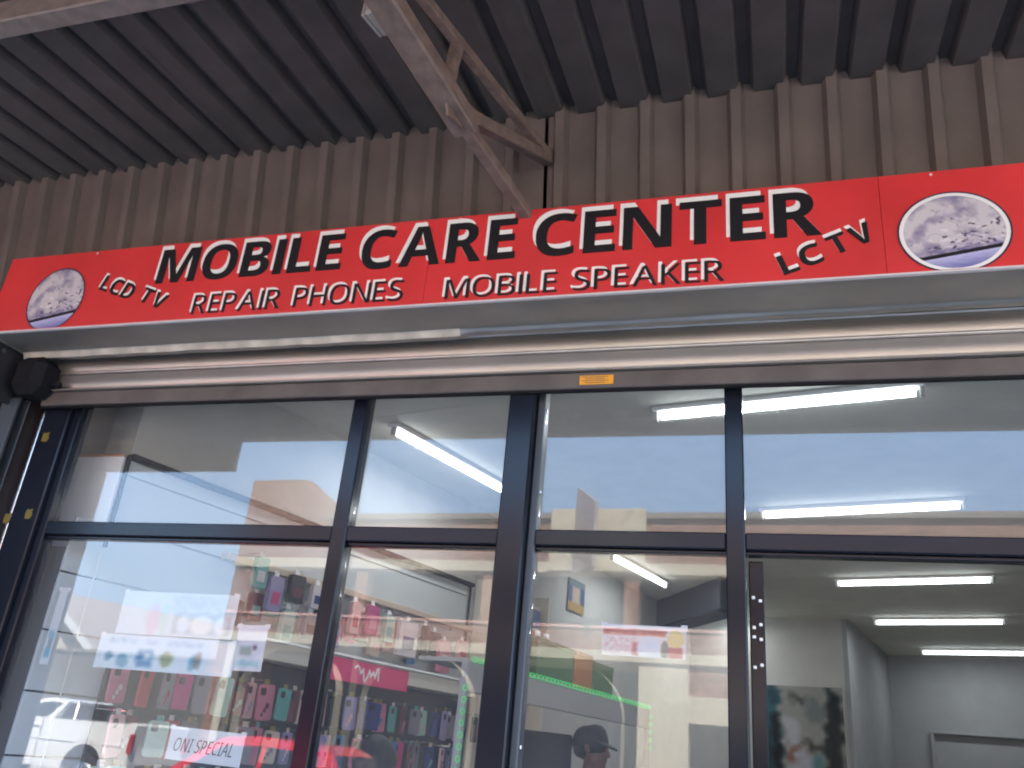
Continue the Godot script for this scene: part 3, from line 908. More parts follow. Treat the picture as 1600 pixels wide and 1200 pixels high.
func wall_display():
	var B := Basis(Vector3.UP, -SKEW)
	# board cladding of the left wall
	var cl := thing("board_cladding", "pale grey horizontal boards covering the left wall of the shop", "wall cladding", at_in(0, 0, 0), -SKEW)
	part("dark_backing", box(Vector3(0.006, 2.20, 2.88), 0.0), M.black, cl, Vector3(-0.0035, 1.12, -1.49))
	part("plinth", box(Vector3(0.02, 0.066, 2.92), 0.002), M.board, cl, Vector3(0.009, 0.034, -1.5))
	for k in 12:
		var h := 0.219 if k < 11 else 0.068
		var from := 0.04 if k < 10 else 0.20
		part("board", box(Vector3(0.018, h, 2.96 - from), 0.002), M.board, cl, Vector3(0.0095, 0.0745 + k * 0.2265 + h / 2, -(2.96 + from) / 2))
	# a pale end panel high up that faces the window
	var eb := Basis(Vector3.UP, SKEW)
	part("end_panel", box(Vector3(0.36, 0.40, 0.018), 0.002), M.sign_white, cl, eb * (Vector3(-2.89, 2.44, -0.205) - p0), eb)
	part("panel_cap", box(Vector3(0.36, 0.008, 0.03), 0.002), M.orange_edge, cl, eb * (Vector3(-2.89, 2.645, -0.203) - p0), eb)
	part("edge_trim", box(Vector3(0.016, 0.40, 0.014), 0.002), M.black, cl, Vector3(0.028, 2.44, -0.190))
	part("corner_bead", box(Vector3(0.006, 2.15, 0.008), 0.001), M.tube_cap, cl, Vector3(0.022, 1.15, -0.185))
	part("edge_trim", box(Vector3(0.014, 2.63, 0.014), 0.002), M.black, cl, Vector3(0.026, 1.317, -2.98))
	part("top_trim", box(Vector3(0.05, 0.024, 2.80), 0.002), M.black, cl, Vector3(0.03, 2.642, -1.59))
	# hook board with its header
	var d := thing("hook_board", "dark hook board on the left wall with cream and pink header", "display board", at_in(0, 0, 0), -SKEW)
	part("backing", box(Vector3(0.02, 1.55, 2.75), 0.004), M.pegboard, d, Vector3(0.032, 1.13, -1.72))
	part("header", box(Vector3(0.10, 0.085, 2.0), 0.004), M.cream_board, d, Vector3(0.072, 1.955, -2.08))
	part("header_ledge", box(Vector3(0.12, 0.012, 2.02), 0.002), M.sign_white, d, Vector3(0.076, 2.004, -2.08))
	var pink := part("pink_banner", box(Vector3(0.006, 0.115, 0.68), 0.001), mat("pink", lin(0.62, 0.035, 0.14), 0.5), d, Vector3(0.1255, 1.932, -1.93))
	tag(pink, "pink header banner with white script")
	var script := [[Vector2(-0.17, 0.02), Vector2(-0.15, 0.032), Vector2(-0.13, 0.02), Vector2(-0.12, -0.005), Vector2(-0.10, 0.018), Vector2(-0.085, -0.035)], [Vector2(-0.085, -0.035), Vector2(-0.075, -0.045), Vector2(-0.06, -0.02), Vector2(-0.045, 0.018), Vector2(-0.03, -0.012), Vector2(-0.01, 0.012)], [Vector2(-0.01, 0.012), Vector2(0.01, -0.015), Vector2(0.02, 0.03), Vector2(0.035, 0.035), Vector2(0.04, -0.025)]]
	var sc := begin()
	for line in script:
		for k in line.size() - 1:
			var p: Vector2 = line[k]
			var q: Vector2 = line[k + 1]
			var e := (q - p).normalized() * 0.005
			var nn := Vector2(-e.y, e.x)
			add_prism(sc, PackedVector2Array([p + nn - e, q + nn + e, q - nn + e, p - nn - e]), 0.0, 0.002, Basis(Vector3(0, 0, -1), Vector3.UP, Vector3(1, 0, 0)))
	part("script", done(sc), M.sign_white, pink, Vector3(0.0032, 0.002, -0.02))
	# phone cases on hooks
	var mats := []
	for c in CASES:
		var m := mat("case_" + c[0].replace(" ", "_"), lin(c[1] * 0.8, c[2] * 0.72, c[3] * 0.74), 0.25)
		mats.append(m)
	var card := box(Vector3(0.002, 0.15, 0.088))
	var hole := begin()
	add_prism(hole, rounded(0.03, 0.034, 0.008, 3), 0.0, 0.002, Basis(Vector3(0, 0, 1), Vector3.UP, Vector3(1, 0, 0)))
	var hole_mesh := done(hole)
	var cs := begin()
	add_prism(cs, rounded(0.090, 0.160, 0.013), 0.0, 0.011, Basis(Vector3(0, 0, 1), Vector3.UP, Vector3(1, 0, 0)))
	var case_mesh := done(cs)
	var hook := box(Vector3(0.14, 0.004, 0.004))
	var deco := begin()
	for k in 3:
		add_prism(deco, rounded(0.02 - 0.004 * k, 0.024 - 0.003 * k, 0.007, 3), 0.0, 0.002, Basis(Vector3(0, 0, 1), Vector3.UP, Vector3(1, 0, 0)), Vector3(0, -0.015 - 0.02 * k, 0.012 * (k - 1)))
	var deco_mesh := done(deco)
	var rows := [[1.795, "top"], [1.60, "second"], [1.405, "third"]]
	for r in rows.size():
		var top: float = rows[r][0]
		for k in 27:
			var s := 0.38 + k * 0.101 + rng.randf_range(-0.008, 0.008)
			if rng.randf() < 0.03: continue
			var ci: int = [0, 1, 2, 2, 3, 4, 5, 6, 7, 7, 8, 9, 10, 11, 11, 12, 13, 2, 0, 4][rng.randi() % 20]
			var outm := rng.randf_range(0.065, 0.14)
			var it := thing("phone_case", "%s phone case, %s from the window in the %s hook row" % [CASES[ci][0], NTH[k], rows[r][1]], "phone case", at_in(s, outm, top - 0.075), -SKEW + rng.randf_range(-0.35, 0.35), "phone cases on the left wall")
			it.rotation.x = rng.randf_range(-0.07, 0.07)
			it.scale = Vector3(1, rng.randf_range(0.86, 1.06), rng.randf_range(0.85, 1.12))
			part("case", case_mesh, mats[ci], it)
			if ci != 2 or k % 2 == 0:
				part("camera_window", hole_mesh, M.black, it, Vector3(0.0112, 0.048, 0.018))
			if rng.randf() < 0.55:
				part("printed_charm", deco_mesh, mats[(ci + 4 + rng.randi() % 5) % CASES.size()], it, Vector3(0.0112, 0.0, 0))
			part("hook_tab", box(Vector3(0.002, 0.03, 0.03), 0.0), mats[[8, 5, 3][k % 3]] if rng.randf() < 0.6 else M.tape, it, Vector3(0.004, 0.088, 0))
			part("hook", hook, M.chrome, it, Vector3(-outm / 2 + 0.03, 0.094, 0))
	# goods hung above the header
	var goods := [[0.98, 2.30, 0.08, 0.15, 3, "teal boxed cable high up beside the first upright"], [1.10, 2.22, 0.09, 0.17, 4, "lavender packet above the header, left of the upright"], [1.24, 2.27, 0.10, 0.14, 2, "black earphone packet above the header"], [1.22, 2.08, 0.08, 0.17, 12, "mint bottle shaped packet above the header"], [1.38, 2.11, 0.09, 0.12, 11, "grey packet low above the header"], [1.40, 2.26, 0.09, 0.12, 8, "white packet printed in black above the header"], [1.55, 2.14, 0.08, 0.16, 1, "red packet above the header behind the upright"], [1.72, 2.21, 0.07, 0.17, 10, "pale pink packet right of the first upright"], [1.87, 2.22, 0.10, 0.16, 9, "magenta packet above the pink banner"], [2.03, 2.20, 0.08, 0.15, 12, "mint packet beside the shiny bag"], [2.22, 2.17, 0.18, 0.20, 8, "large shiny white and lilac bag above the pink banner"], [2.40, 2.18, 0.05, 0.19, 2, "narrow black packet beside the shiny bag"], [2.62, 2.12, 0.12, 0.19, 0, "bright pink plush shaped packet above the cream header"], [2.82, 2.17, 0.11, 0.15, 10, "pale pink box at the end of the upper row"]]
	var seen := ["small cable packet", "card of charger plugs", "blister pack", "boxed adapter"]
	for k in 17:
		var ci := (k * 5 + 2) % CASES.size()
		goods.append([0.92 + k * 0.118, 2.10 + 0.045 * (k % 3), 0.075 + 0.01 * (k % 4), 0.12 + 0.012 * (k % 3), ci, "%s %s, %s from the window in the back layer above the header" % [CASES[ci][0], seen[k % 4], NTH[k]]])
	for g in goods:
		var it := thing("hanging_packet", g[5], "packet", at_in(g[0], 0.10 if g[5].find("layer") < 0 else 0.05, g[1]), -SKEW, "packets above the header")
		var pk := begin()
		add_prism(pk, rounded(g[2], g[3], 0.012), 0.0, 0.03, Basis(Vector3(0, 0, 1), Vector3.UP, Vector3(1, 0, 0)))
		part("pack", done(pk), mats[g[4]], it)
		part("print", box(Vector3(0.002, g[3] * 0.35, g[2] * 0.6)), mats[(g[4] + 5) % CASES.size()], it, Vector3(0.0312, -g[3] * 0.12, 0))
		part("hang_tab", box(Vector3(0.002, 0.03, 0.03)), M.sign_white, it, Vector3(0.01, g[3] / 2 + 0.013, 0))
		part("hook", hook, M.chrome, it, Vector3(-0.03, g[3] / 2 + 0.022, 0))
	var rail := thing("hook_rail", "long pale wooden hook rail high on the left wall", "rail", at_in(1.9, 0.05, 2.345), -SKEW)
	part("rail", box(Vector3(0.05, 0.035, 2.2), 0.004), mat("pale_wood", lin(0.45, 0.36, 0.28), 0.6), rail)
	for k in 4:
		part("bracket", box(Vector3(0.04, 0.02, 0.03), 0.003), M.tube_cap, rail, Vector3(-0.028, -0.028, -0.9 + k * 0.6))
	# shelf stack behind the display end
	var sh := thing("shelf_unit", "shelf with blue and orange boxes past the end of the hook board", "shelf", at_in(3.42, 0.12, 0), -SKEW)
	for k in 4:
		part("shelf_board", box(Vector3(0.22, 0.02, 0.66), 0.003), M.cream_board, sh, Vector3(0, 0.62 + k * 0.55, 0))
	for s in [-1, 1]:
		part("side_panel", box(Vector3(0.22, 2.70, 0.02), 0.003), M.cream_board, sh, Vector3(0, 1.35, s * 0.342))
	var bx := [["blue flat carton on the shelf past the hook board", 0.10, 0.13, 0.28, 2.515], ["orange carton under the blue one on the shelf", 0.5, 0.19, 0.05, 2.365]]
	for b in bx:
		var it := thing("carton", b[0], "carton", at_in(3.40, 0.12, b[4]), -SKEW, "cartons on the shelf")
		part("body", box(Vector3(0.20, 0.13, 0.5), 0.004), mat("carton%d" % int(b[4] * 100), lin(b[1], b[2], b[3]), 0.6), it)
		part("lid_flap", box(Vector3(0.202, 0.02, 0.502), 0.003), M.cream_board, it, Vector3(0, 0.0755, 0))
	# poster far down the left wall
	var po := thing("wall_poster", "small blue and yellow poster far along the left wall", "poster", at_in(4.64, 0.012, 2.88), -SKEW)
	part("sheet", box(Vector3(0.004, 0.27, 0.31)), M.paper, po)
	var pm := mat("small_poster", Color(0.72, 0.72, 0.72), 0.6)
	pm.albedo_texture = blobs(64, 96, [[Rect2(0, 0, 1, 1), Color(0.25, 0.33, 0.55)], [Rect2(0, 0, 1, 0.2), Color(0.45, 0.55, 0.55)], [Rect2(0.22, 0.22, 0.5, 0.5), Color(0.85, 0.76, 0.66)], [Rect2(0, 0.72, 1, 0.28), Color(0.80, 0.64, 0.34)]], 0.3, 7, 5)
	part("print", sheet(0.308, 0.268), pm, po, Vector3(0.0024, 0, 0), Basis(Vector3.UP, PI / 2))

func window_papers():
	var z := -0.012
	var paper := func(called, label, cat, x0, x1, y0, y1, tex, lift := 0.0, roll := 0.0):
		var t := thing(called, label, cat, Vector3((x0 + x1) / 2, (y0 + y1) / 2, z - lift), 0.0, "papers taped inside the window")
		t.rotation.z = roll
		part("sheet", box(Vector3(x1 - x0, y1 - y0, 0.001)), M.paper, t)
		if tex:
			var m := mat("print_" + t.name, Color.WHITE, 0.6)
			m.albedo_texture = tex
			m.albedo_color = Color(0.82, 0.82, 0.815)
			part("print", sheet(x1 - x0 - 0.002, y1 - y0 - 0.002), m, t, Vector3(0, 0, 0.001))
		for s in [-1, 1]:
			part("tape", box(Vector3(0.02, 0.015, 0.0006)), M.tube_cap, t, Vector3(s * (x1 - x0) * 0.48, (y1 - y0) * 0.48, 0.0018))
		return t
	var W := Color(0.86, 0.88, 0.88)
	paper.call("window_paper", "large pale printed sheet taped highest in the left window", "poster", -2.35, -1.85, 1.88, 2.035, blobs(160, 64, [[Rect2(0, 0, 1, 1), W], [Rect2(0.24, 0.25, 0.13, 0.75), Color(0.88, 0.79, 0.80), "o"], [Rect2(0.36, 0.28, 0.08, 0.72), Color(0.78, 0.85, 0.79), "o"], [Rect2(0.44, 0.04, 0.54, 0.42), Color(0.74, 0.76, 0.74), 1], [Rect2(0.48, 0.46, 0.5, 0.5), Color(0.74, 0.75, 0.74)], [Rect2(0.52, 0.52, 0.10, 0.4), Color(0.90, 0.91, 0.90), "o"], [Rect2(0.63, 0.52, 0.20, 0.42), Color(0.94, 0.91, 0.86), "o"], [Rect2(0.84, 0.52, 0.10, 0.4), Color(0.91, 0.92, 0.93), "o"]], 0.1, 2))
	paper.call("window_paper", "wide pale blue banner sheet of pictures, middle of the left window", "poster", -2.41, -1.82, 1.755, 1.875, blobs(192, 56, [[Rect2(0, 0, 1, 1), Color(0.82, 0.88, 0.91)], [Rect2(0.08, 0.1, 0.2, 0.14), Color(0.45, 0.66, 0.76), 1], [Rect2(0.34, 0.12, 0.1, 0.12), Color(0.60, 0.68, 0.80), 1], [Rect2(0.5, 0.1, 0.28, 0.14), Color(0.55, 0.66, 0.80), 1], [Rect2(0.06, 0.5, 0.06, 0.3), Color(0.35, 0.58, 0.66), "o"], [Rect2(0.16, 0.55, 0.08, 0.4), Color(0.40, 0.66, 0.74), "o"], [Rect2(0.30, 0.4, 0.12, 0.5), Color(0.20, 0.52, 0.70)], [Rect2(0.36, 0.5, 0.06, 0.2), Color(0.8, 0.88, 0.9)], [Rect2(0.48, 0.42, 0.09, 0.46), Color(0.52, 0.60, 0.42), "o"], [Rect2(0.68, 0.42, 0.05, 0.5), Color(0.30, 0.62, 0.72), "o"], [Rect2(0.72, 0.36, 0.06, 0.5), Color(0.36, 0.42, 0.44), "o"], [Rect2(0.82, 0.05, 0.17, 0.9), Color(0.88, 0.89, 0.88)]], 0.18, 3), 0.002)
	paper.call("window_paper", "small portrait sheet right of the blue banner in the window", "poster", -1.828, -1.71, 1.78, 1.935, blobs(64, 80, [[Rect2(0, 0, 1, 1), Color(0.88, 0.86, 0.88)], [Rect2(0.15, 0.45, 0.4, 0.2), Color(0.62, 0.66, 0.62)], [Rect2(0.6, 0.45, 0.14, 0.1), Color(0.40, 0.32, 0.40)], [Rect2(0.1, 0.78, 0.8, 0.14), Color(0.62, 0.78, 0.80)]], 0.3, 5), 0.004, 0.02)
	var o = paper.call("handwritten_card", "white card hand lettered ONI SPECIAL, low in the left window", "card", -2.01, -1.715, 1.478, 1.582, null, 0.0, -0.01)
	var tm := text_mesh("ONI SPECIAL", 400)
	var bb := tm.get_aabb()
	var sx := 0.235 / bb.size.x
	var sy := 0.042 / bb.size.y
	var b := Basis(Vector3(sx, 0, 0), Vector3(0.2 * sy, sy, 0), Vector3(0, 0, 0.01))
	part("lettering", tm, M.sign_black, o, Vector3(-0.004, -0.003, 0.001) - b * Vector3(bb.get_center().x, bb.get_center().y, 0), b)
	paper.call("window_paper", "narrow upright strip poster beside the left frame", "poster", -2.655, -2.615, 1.75, 2.035, blobs(32, 128, [[Rect2(0, 0, 1, 1), Color(0.86, 0.88, 0.88)], [Rect2(0.1, 0.56, 0.8, 0.1), Color(0.60, 0.74, 0.78)], [Rect2(0.3, 0.66, 0.5, 0.12), Color(0.60, 0.64, 0.66)], [Rect2(0.15, 0.8, 0.7, 0.12), Color(0.48, 0.70, 0.76)]], 0.3, 6))
	paper.call("window_paper", "white poster with red heading and yellow roundel, right of door post", "poster", -0.52, -0.262, 1.905, 2.0, blobs(160, 60, [[Rect2(0, 0, 1, 1), Color(0.86, 0.84, 0.83)], [Rect2(0, 0, 1, 0.12), Color(0.88, 0.90, 0.90)], [Rect2(0, 0.13, 0.78, 0.2), Color(0.74, 0.50, 0.45)], [Rect2(0.02, 0.14, 0.74, 0.18), Color(0.70, 0.32, 0.22), 1], [Rect2(0.03, 0.42, 0.38, 0.5), Color(0.80, 0.66, 0.63), 1], [Rect2(0.36, 0.55, 0.12, 0.4), Color(0.75, 0.42, 0.45)], [Rect2(0.42, 0.34, 0.28, 0.9), Color(0.82, 0.86, 0.88), "o"], [Rect2(0.70, 0.45, 0.10, 0.6), Color(0.46, 0.50, 0.46), "o"], [Rect2(0.80, 0.66, 0.17, 0.34), Color(0.72, 0.40, 0.40)], [Rect2(0.78, 0.10, 0.20, 0.56), Color(0.88, 0.80, 0.52), "o"]], 0.14, 8, 3))

func cabinet():
	# pale counter cabinet that runs into the shop behind the door post, edged with green LEDs
	var a := Vector3(-1.08, 1.9, -0.35)
	var b := Vector3(-0.70, 1.9, -2.36)
	var c := thing("counter_cabinet", "pale counter cabinet edged with green lights behind the door post", "cabinet")
	var z := (b - a).normalized()
	var x := Vector3.UP.cross(z).normalized()
	var ax := Basis(x, Vector3.UP, z)
	var L := a.distance_to(b)
	var mid := (a + b) / 2.0
	part("header", box(Vector3(0.03, 0.10, L), 0.003), M.counter_grey, c, mid + Vector3(0, -0.06, 0), ax)
	part("top_board", box(Vector3(0.22, 0.016, L), 0.003), M.counter_grey, c, mid + ax.x * 0.10 + Vector3(0, -0.002, 0), ax)
	for p in [a, b]:
		part("post", box(Vector3(0.026, 1.9, 0.026), 0.003), M.counter_grey, c, p + Vector3(0, -0.95, 0), ax)
	part("counter_top", box(Vector3(0.42, 0.03, L), 0.004), M.counter_grey, c, mid - ax.x * -0.14 + Vector3(0, -0.95, 0), ax)
	part("counter_front", box(Vector3(0.36, 0.90, L), 0.004), M.board, c, mid - ax.x * -0.14 + Vector3(0, -1.43, 0), ax)
	var s := thing("led_string", "string of small green lights along the cabinet edge", "light string")
	var bead := torus(0.0078, 0.0013, 10, 5)
	var side := -ax.x * 0.022
	for k in 50:
		var u := (k + 0.5) / 50.0
		part("led_loop", bead, M.led, s, a.lerp(b, u) + side + Vector3(0, 0.002, 0), Basis(Vector3.UP, 0.25) * Basis(Vector3.BACK, 0.6))
	for k in 10:
		part("led_loop", bead, M.led, s, a + side + Vector3(-0.012, -0.10 - 0.039 * k, 0.01), Basis(Vector3.UP, 0.25))
	for k in 5:
		part("led_loop", bead, M.led, s, b + side + Vector3(0.0, -0.045 - 0.04 * k, 0), Basis(Vector3.UP, 0.25))
	# goods on top of the cabinet
	var tops := [["green_carton", "green carton on top of the cabinet", 0.05, 0.12, 0.04, 0.86, 0.40, 0.17], ["orange_carton", "orange carton beside the green one on the cabinet", 0.36, 0.14, 0.04, 1.18, 0.22, 0.17], ["green_carton", "second green carton, farther back on the cabinet", 0.06, 0.12, 0.04, 1.44, 0.28, 0.15]]
	for t in tops:
		var it := thing(t[0], t[1], "carton", a + z * t[5] + ax.x * 0.12 + Vector3(0, 0.0075 + t[7] / 2, 0), atan2(z.x, z.z), "cartons on the cabinet")
		part("body", box(Vector3(0.18, t[7], t[6]), 0.006), mat("%s_%d" % [t[0], int(t[5] * 100)], lin(t[2], t[3], t[4]), 0.5), it)
		part("lid_rim", box(Vector3(0.184, 0.02, t[6] + 0.004), 0.003), M["%s_%d" % [t[0], int(t[5] * 100)]], it, Vector3(0, t[7] / 2 - 0.012, 0))
	for k in 4:
		var bt := thing("bottle", ["clear blue bottle nearest the door post on the cabinet", "second clear blue bottle on the cabinet top", "third clear blue bottle on the cabinet top", "farthest clear blue bottle on the cabinet top"][k], "bottle", a + z * (0.78 + 0.10 * k) + ax.x * 0.195 + Vector3(0, 0.007, 0), 0.0, "bottles on the cabinet")
		part("body", lathe(PackedVector2Array([Vector2(0, 0), Vector2(0.024, 0.0), Vector2(0.026, 0.01), Vector2(0.026, 0.17), Vector2(0.012, 0.20), Vector2(0.012, 0.215), Vector2(0, 0.215)]), 12), mat("bottle%d" % k, lin(0.18, 0.26, 0.30), 0.2), bt)
		part("cap", lathe(PackedVector2Array([Vector2(0, 0.216), Vector2(0.014, 0.216), Vector2(0.014, 0.24), Vector2(0, 0.24)]), 12), M.sign_white, bt)
	# leafy plant at the near end
	var pl := thing("pot_plant", "small leafy green plant on the cabinet beside the door post", "plant", a + z * 0.56 + ax.x * 0.10 + Vector3(0, 0.007, 0))
	part("pot", lathe(PackedVector2Array([Vector2(0, 0), Vector2(0.03, 0), Vector2(0.042, 0.07), Vector2(0.036, 0.07), Vector2(0, 0.06)]), 14), mat("pot", lin(0.05, 0.14, 0.32), 0.4), pl)
	var lm := mat("leaf", lin(0.03, 0.16, 0.05), 0.5)
	lm.backlight_enabled = true
	lm.backlight = Color(0.1, 0.25, 0.08)
	var lf := begin()
	for q in [[Vector3(0, 0, 0), Vector3(0.016, 0.03, 0.004), Vector3(0, 0.032, -0.002), Vector3(-0.016, 0.03, 0.004)], [Vector3(0, 0.075, 0.012), Vector3(0.016, 0.03, 0.004), Vector3(0, 0.032, -0.002), Vector3(-0.016, 0.03, 0.004)]]:
		tri(lf, q[0], q[1], q[2], Vector3(0, 0.03, -1))
		tri(lf, q[0], q[2], q[3], Vector3(0, 0.03, -1))
	var leaf := done(lf)
	for k in 34:
		var bs := Basis(Vector3.UP, rng.randf() * TAU) * Basis(Vector3.RIGHT, rng.randf_range(0.1, 1.35))
		part("leaf", leaf, lm, pl, Vector3(rng.randf_range(-0.02, 0.02), rng.randf_range(0.06, 0.13), rng.randf_range(-0.02, 0.02)), bs.scaled(Vector3.ONE * rng.randf_range(0.8, 1.4)))
	# black monitor on the counter
	var mo := thing("monitor", "back of a black monitor on the counter, left of the capped man", "monitor", a + z * 1.0 + ax.x * 0.16 + Vector3(0, -0.935, 0), atan2(z.x, z.z) + 1.2)
	part("stand", box(Vector3(0.2, 0.015, 0.16), 0.005), M.black, mo, Vector3(0, 0.008, 0))
	part("neck", box(Vector3(0.05, 0.46, 0.03), 0.005), M.black, mo, Vector3(0, 0.245, -0.02))
	part("screen", box(Vector3(0.42, 0.28, 0.03), 0.008), M.black, mo, Vector3(0, 0.60, 0))

# ------------------------------------------------------------------ across the street
func arch_wall(width: float, height: float, r: float, spring: float, thick: float) -> ArrayMesh:
	# one bay of wall with a round-headed opening, x centred, from y = 0
	var p := PackedVector2Array([Vector2(-width / 2, 0), Vector2(-width / 2, height), Vector2(width / 2, height), Vector2(width / 2, 0), Vector2(r, 0)])
	for k in 21:
		var a := PI * k / 20.0
		p.append(Vector2(cos(a) * r, spring + sin(a) * (r * 0.82)))
	p.append(Vector2(-r, 0))
	return prism(p, 0.0, thick)

func street():
	var b := thing("arcade_building", "two storey brick and cream arcade building mirrored in the glass", "building", Vector3(-1.0, 0, 17.0), deg_to_rad(3.0))
	# local x as in the world, front at z = 0 facing the shop, depth to +z
	var x0 := -13.3
	var x1 := 16.0
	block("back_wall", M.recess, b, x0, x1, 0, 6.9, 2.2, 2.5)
	block("end_wall", M.brick, b, x0, x0 + 0.3, 0, 8.1, 0.02, 8.0)
	block("end_wall", M.brick, b, x1 - 0.3, x1, 0, 6.9, 0.02, 8.0)
	block("roof_deck", M.coping, b, x0 + 0.3, x1 - 0.3, 6.55, 6.75, 0.32, 8.0)
	block("parapet", M.brick, b, x0 + 2.8, x1, 5.92, 6.98, 0.0, 0.3)
	block("coping", M.coping, b, x0 + 2.7, x1 + 0.1, 6.98, 7.13, -0.1, 0.36, 0.01)
	block("band", M.cream, b, x0, x1, 5.66, 5.918, -0.05, 0.4, 0.01)
	block("balcony_rail", M.rail_pink, b, x0, x1, 4.40, 4.47, -0.04, 0.12, 0.01)
	block("balustrade", M.brick, b, x0, x1, 3.93, 4.398, 0.0, 0.14)
	block("slab_edge", M.cream, b, x0, x1, 3.70, 3.928, -0.06, 2.2, 0.01)
	for k in 9:
		var x := x0 + 0.3 + k * 3.55
		block("column", M.brick, b, x, x + 0.35, 4.47, 5.66, 0.02, 0.32)
	for x in [-10.95, -7.35, -3.75]:
		part("arch_bay", arch_wall(3.6, 3.698, 1.45, 2.52, 0.35), M.cream, b, Vector3(x, 0, 0.0))
	block("corner_pier", M.cream, b, -12.98, -12.75, 0.0, 3.698, 0.0, 0.35)
	block("broad_pier", M.cream, b, -1.95, -0.85, 0.0, 3.698, 0.001, 0.35)
	block("upper_panel", M.brick, b, -0.85, x1, 3.07, 3.698, 0.03, 0.33)
	block("fascia_band", M.cream, b, -0.849, x1, 2.52, 3.068, 0.0, 0.36)
	for k in 5:
		block("slim_pier", M.brick, b, 2.2 + k * 3.3, 2.6 + k * 3.3, 0.0, 2.518, 0.04, 0.3)
	for k in 8:
		var wd := block("shop_opening", M.black, b, x0 + 2.1 + k * 3.55, x0 + 4.2 + k * 3.55, 0.3, 2.6, 2.14, 2.199)
		block("window_frame", M.coping, wd, -0.03, 0.03, -1.15, 1.15, -0.05, -0.031)
		block("balcony_window", M.car_glass, b, x0 + 2.3 + k * 3.55, x0 + 3.7 + k * 3.55, 4.6, 5.5, 2.14, 2.199)
	block("pilaster", M.cream, b, -4.2, -1.85, 5.70, 7.22, -0.12, -0.001, 0.01)
	# taller gable at the left end
	var g := begin()
	add_prism(g, PackedVector2Array([Vector2(x0 + 0.01, 5.919), Vector2(x0 + 0.01, 8.14), Vector2(x0 + 1.85, 8.14), Vector2(x0 + 2.80, 7.45), Vector2(x0 + 2.80, 5.919)]), 0.002, 0.32)
	part("gable", done(g), M.brick, b)
	var bill := thing("projecting_sign", "tilted grey sign board standing out over the arcade roof", "sign", Vector3(-4.2, 6.6, 16.55), deg_to_rad(52))
	part("board", prism(PackedVector2Array([Vector2(-0.5, -1.0), Vector2(-0.5, 1.12), Vector2(0.5, 0.55), Vector2(0.5, -1.0)]), -0.05, 0.05), mat("bill_grey", lin(0.30, 0.25, 0.25), 0.3), bill)
	part("arm", box(Vector3(0.06, 0.06, 0.6)), M.coping, bill, Vector3(0.2, -0.6, 0.3))
	# gabled house farther off on the left
	var h := thing("gabled_house", "pale gabled house with white barge boards far off at left", "house", Vector3(-32.0, 0, 30.0), deg_to_rad(18))
	var w := 9.0
	part("wall", prism(PackedVector2Array([Vector2(-w / 2, 0), Vector2(-w / 2, 4.0), Vector2(0, 6.4), Vector2(w / 2, 4.0), Vector2(w / 2, 0)]), 0.0, 10.0), M.cream, h)
	for s in [-1, 1]:
		bar("roof", M.rooftile, h, Vector3(s * (w / 4 + 0.15), 5.22 - 0.08, -0.5), Vector3(s * (w / 4 + 0.15), 5.22 - 0.08, 10.5), 0.1, 0.1).transform = Transform3D(Basis(Vector3.BACK, -s * atan2(2.4, w / 2)), Vector3(s * (w / 4 + 0.12), 5.30, 5.0))
	for c in h.get_children():
		if c.name.begins_with("roof"):
			c.mesh = box(Vector3(5.5, 0.14, 11.0))
	for s in [-1, 1]:
		bar("barge_board", M.white_paint, h, Vector3(s * 4.8, 3.95, -0.56), Vector3(0.0, 6.5, -0.56), 0.06, 0.3)
	var wn := block("window", M.car_glass, h, -2.6, -1.2, 1.2, 2.5, -0.04, -0.001)
	block("frame", M.white_paint, wn, -0.78, 0.78, 0.652, 0.75, -0.05, 0.0)
	block("band", M.brick, h, -4.4, 4.4, 3.0, 3.6, -0.05, -0.001)
	var gw := thing("added_dark_wall", "long dark wall added behind the white pickup truck for its reflection", "wall", Vector3(-25.0, 0.0, 19.0))  # wall added so the glass mirrors something dark behind the truck
	part("wall", box(Vector3(21.0, 3.2, 0.25)), M.dark_wall, gw, Vector3(0, 1.6, 0))
	part("coping", box(Vector3(21.1, 0.1, 0.36), 0.01), M.coping, gw, Vector3(0, 3.252, 0))
	# wide low terrace that closes the street to the right and left
	for k in 2:
		var tb := thing("street_terrace", ["long low brick terrace at the right end of the street", "long low cream terrace at the far left of the street"][k], "building", Vector3([30.0, -62.0][k], 0, 20.0))
		part("wall", prism(PackedVector2Array([Vector2(-11, 0), Vector2(-11, 3.4), Vector2(11, 3.4), Vector2(11, 0)]), 0.0, 8.0), [M.brick, M.cream][k], tb)
		part("roof", prism(PackedVector2Array([Vector2(-0.4, 3.4), Vector2(4.0, 5.2), Vector2(8.4, 3.4)]), -11.4, 11.4, Basis(Vector3(0, 0, 1), Vector3.UP, Vector3(1, 0, 0))), M.rooftile, tb)
		for q in 5:
			var wv := block("window", M.car_glass, tb, -9.4 + q * 4.2, -7.9 + q * 4.2, 1.0, 2.3, -0.04, -0.001)
			block("sill", M.cream, wv, -0.8, 0.8, -0.72, -0.652, -0.1, 0.02)

# ------------------------------------------------------------------ vehicles
func wheel(parent: Node, at: Vector3, r: float):
	var turn := Basis(Vector3.RIGHT, PI / 2)
	var t := part("wheel", lathe(PackedVector2Array([Vector2(r * 0.62, -0.10), Vector2(r * 0.93, -0.10), Vector2(r, -0.06), Vector2(r, 0.06), Vector2(r * 0.93, 0.10), Vector2(r * 0.62, 0.10)]), 28), M.tyre, parent, at, turn)
	part("rim", lathe(PackedVector2Array([Vector2(0, -0.06), Vector2(r * 0.3, -0.07), Vector2(r * 0.62, -0.10), Vector2(r * 0.62, 0.10), Vector2(r * 0.3, 0.07), Vector2(0, 0.06)]), 20), M.rim, t)

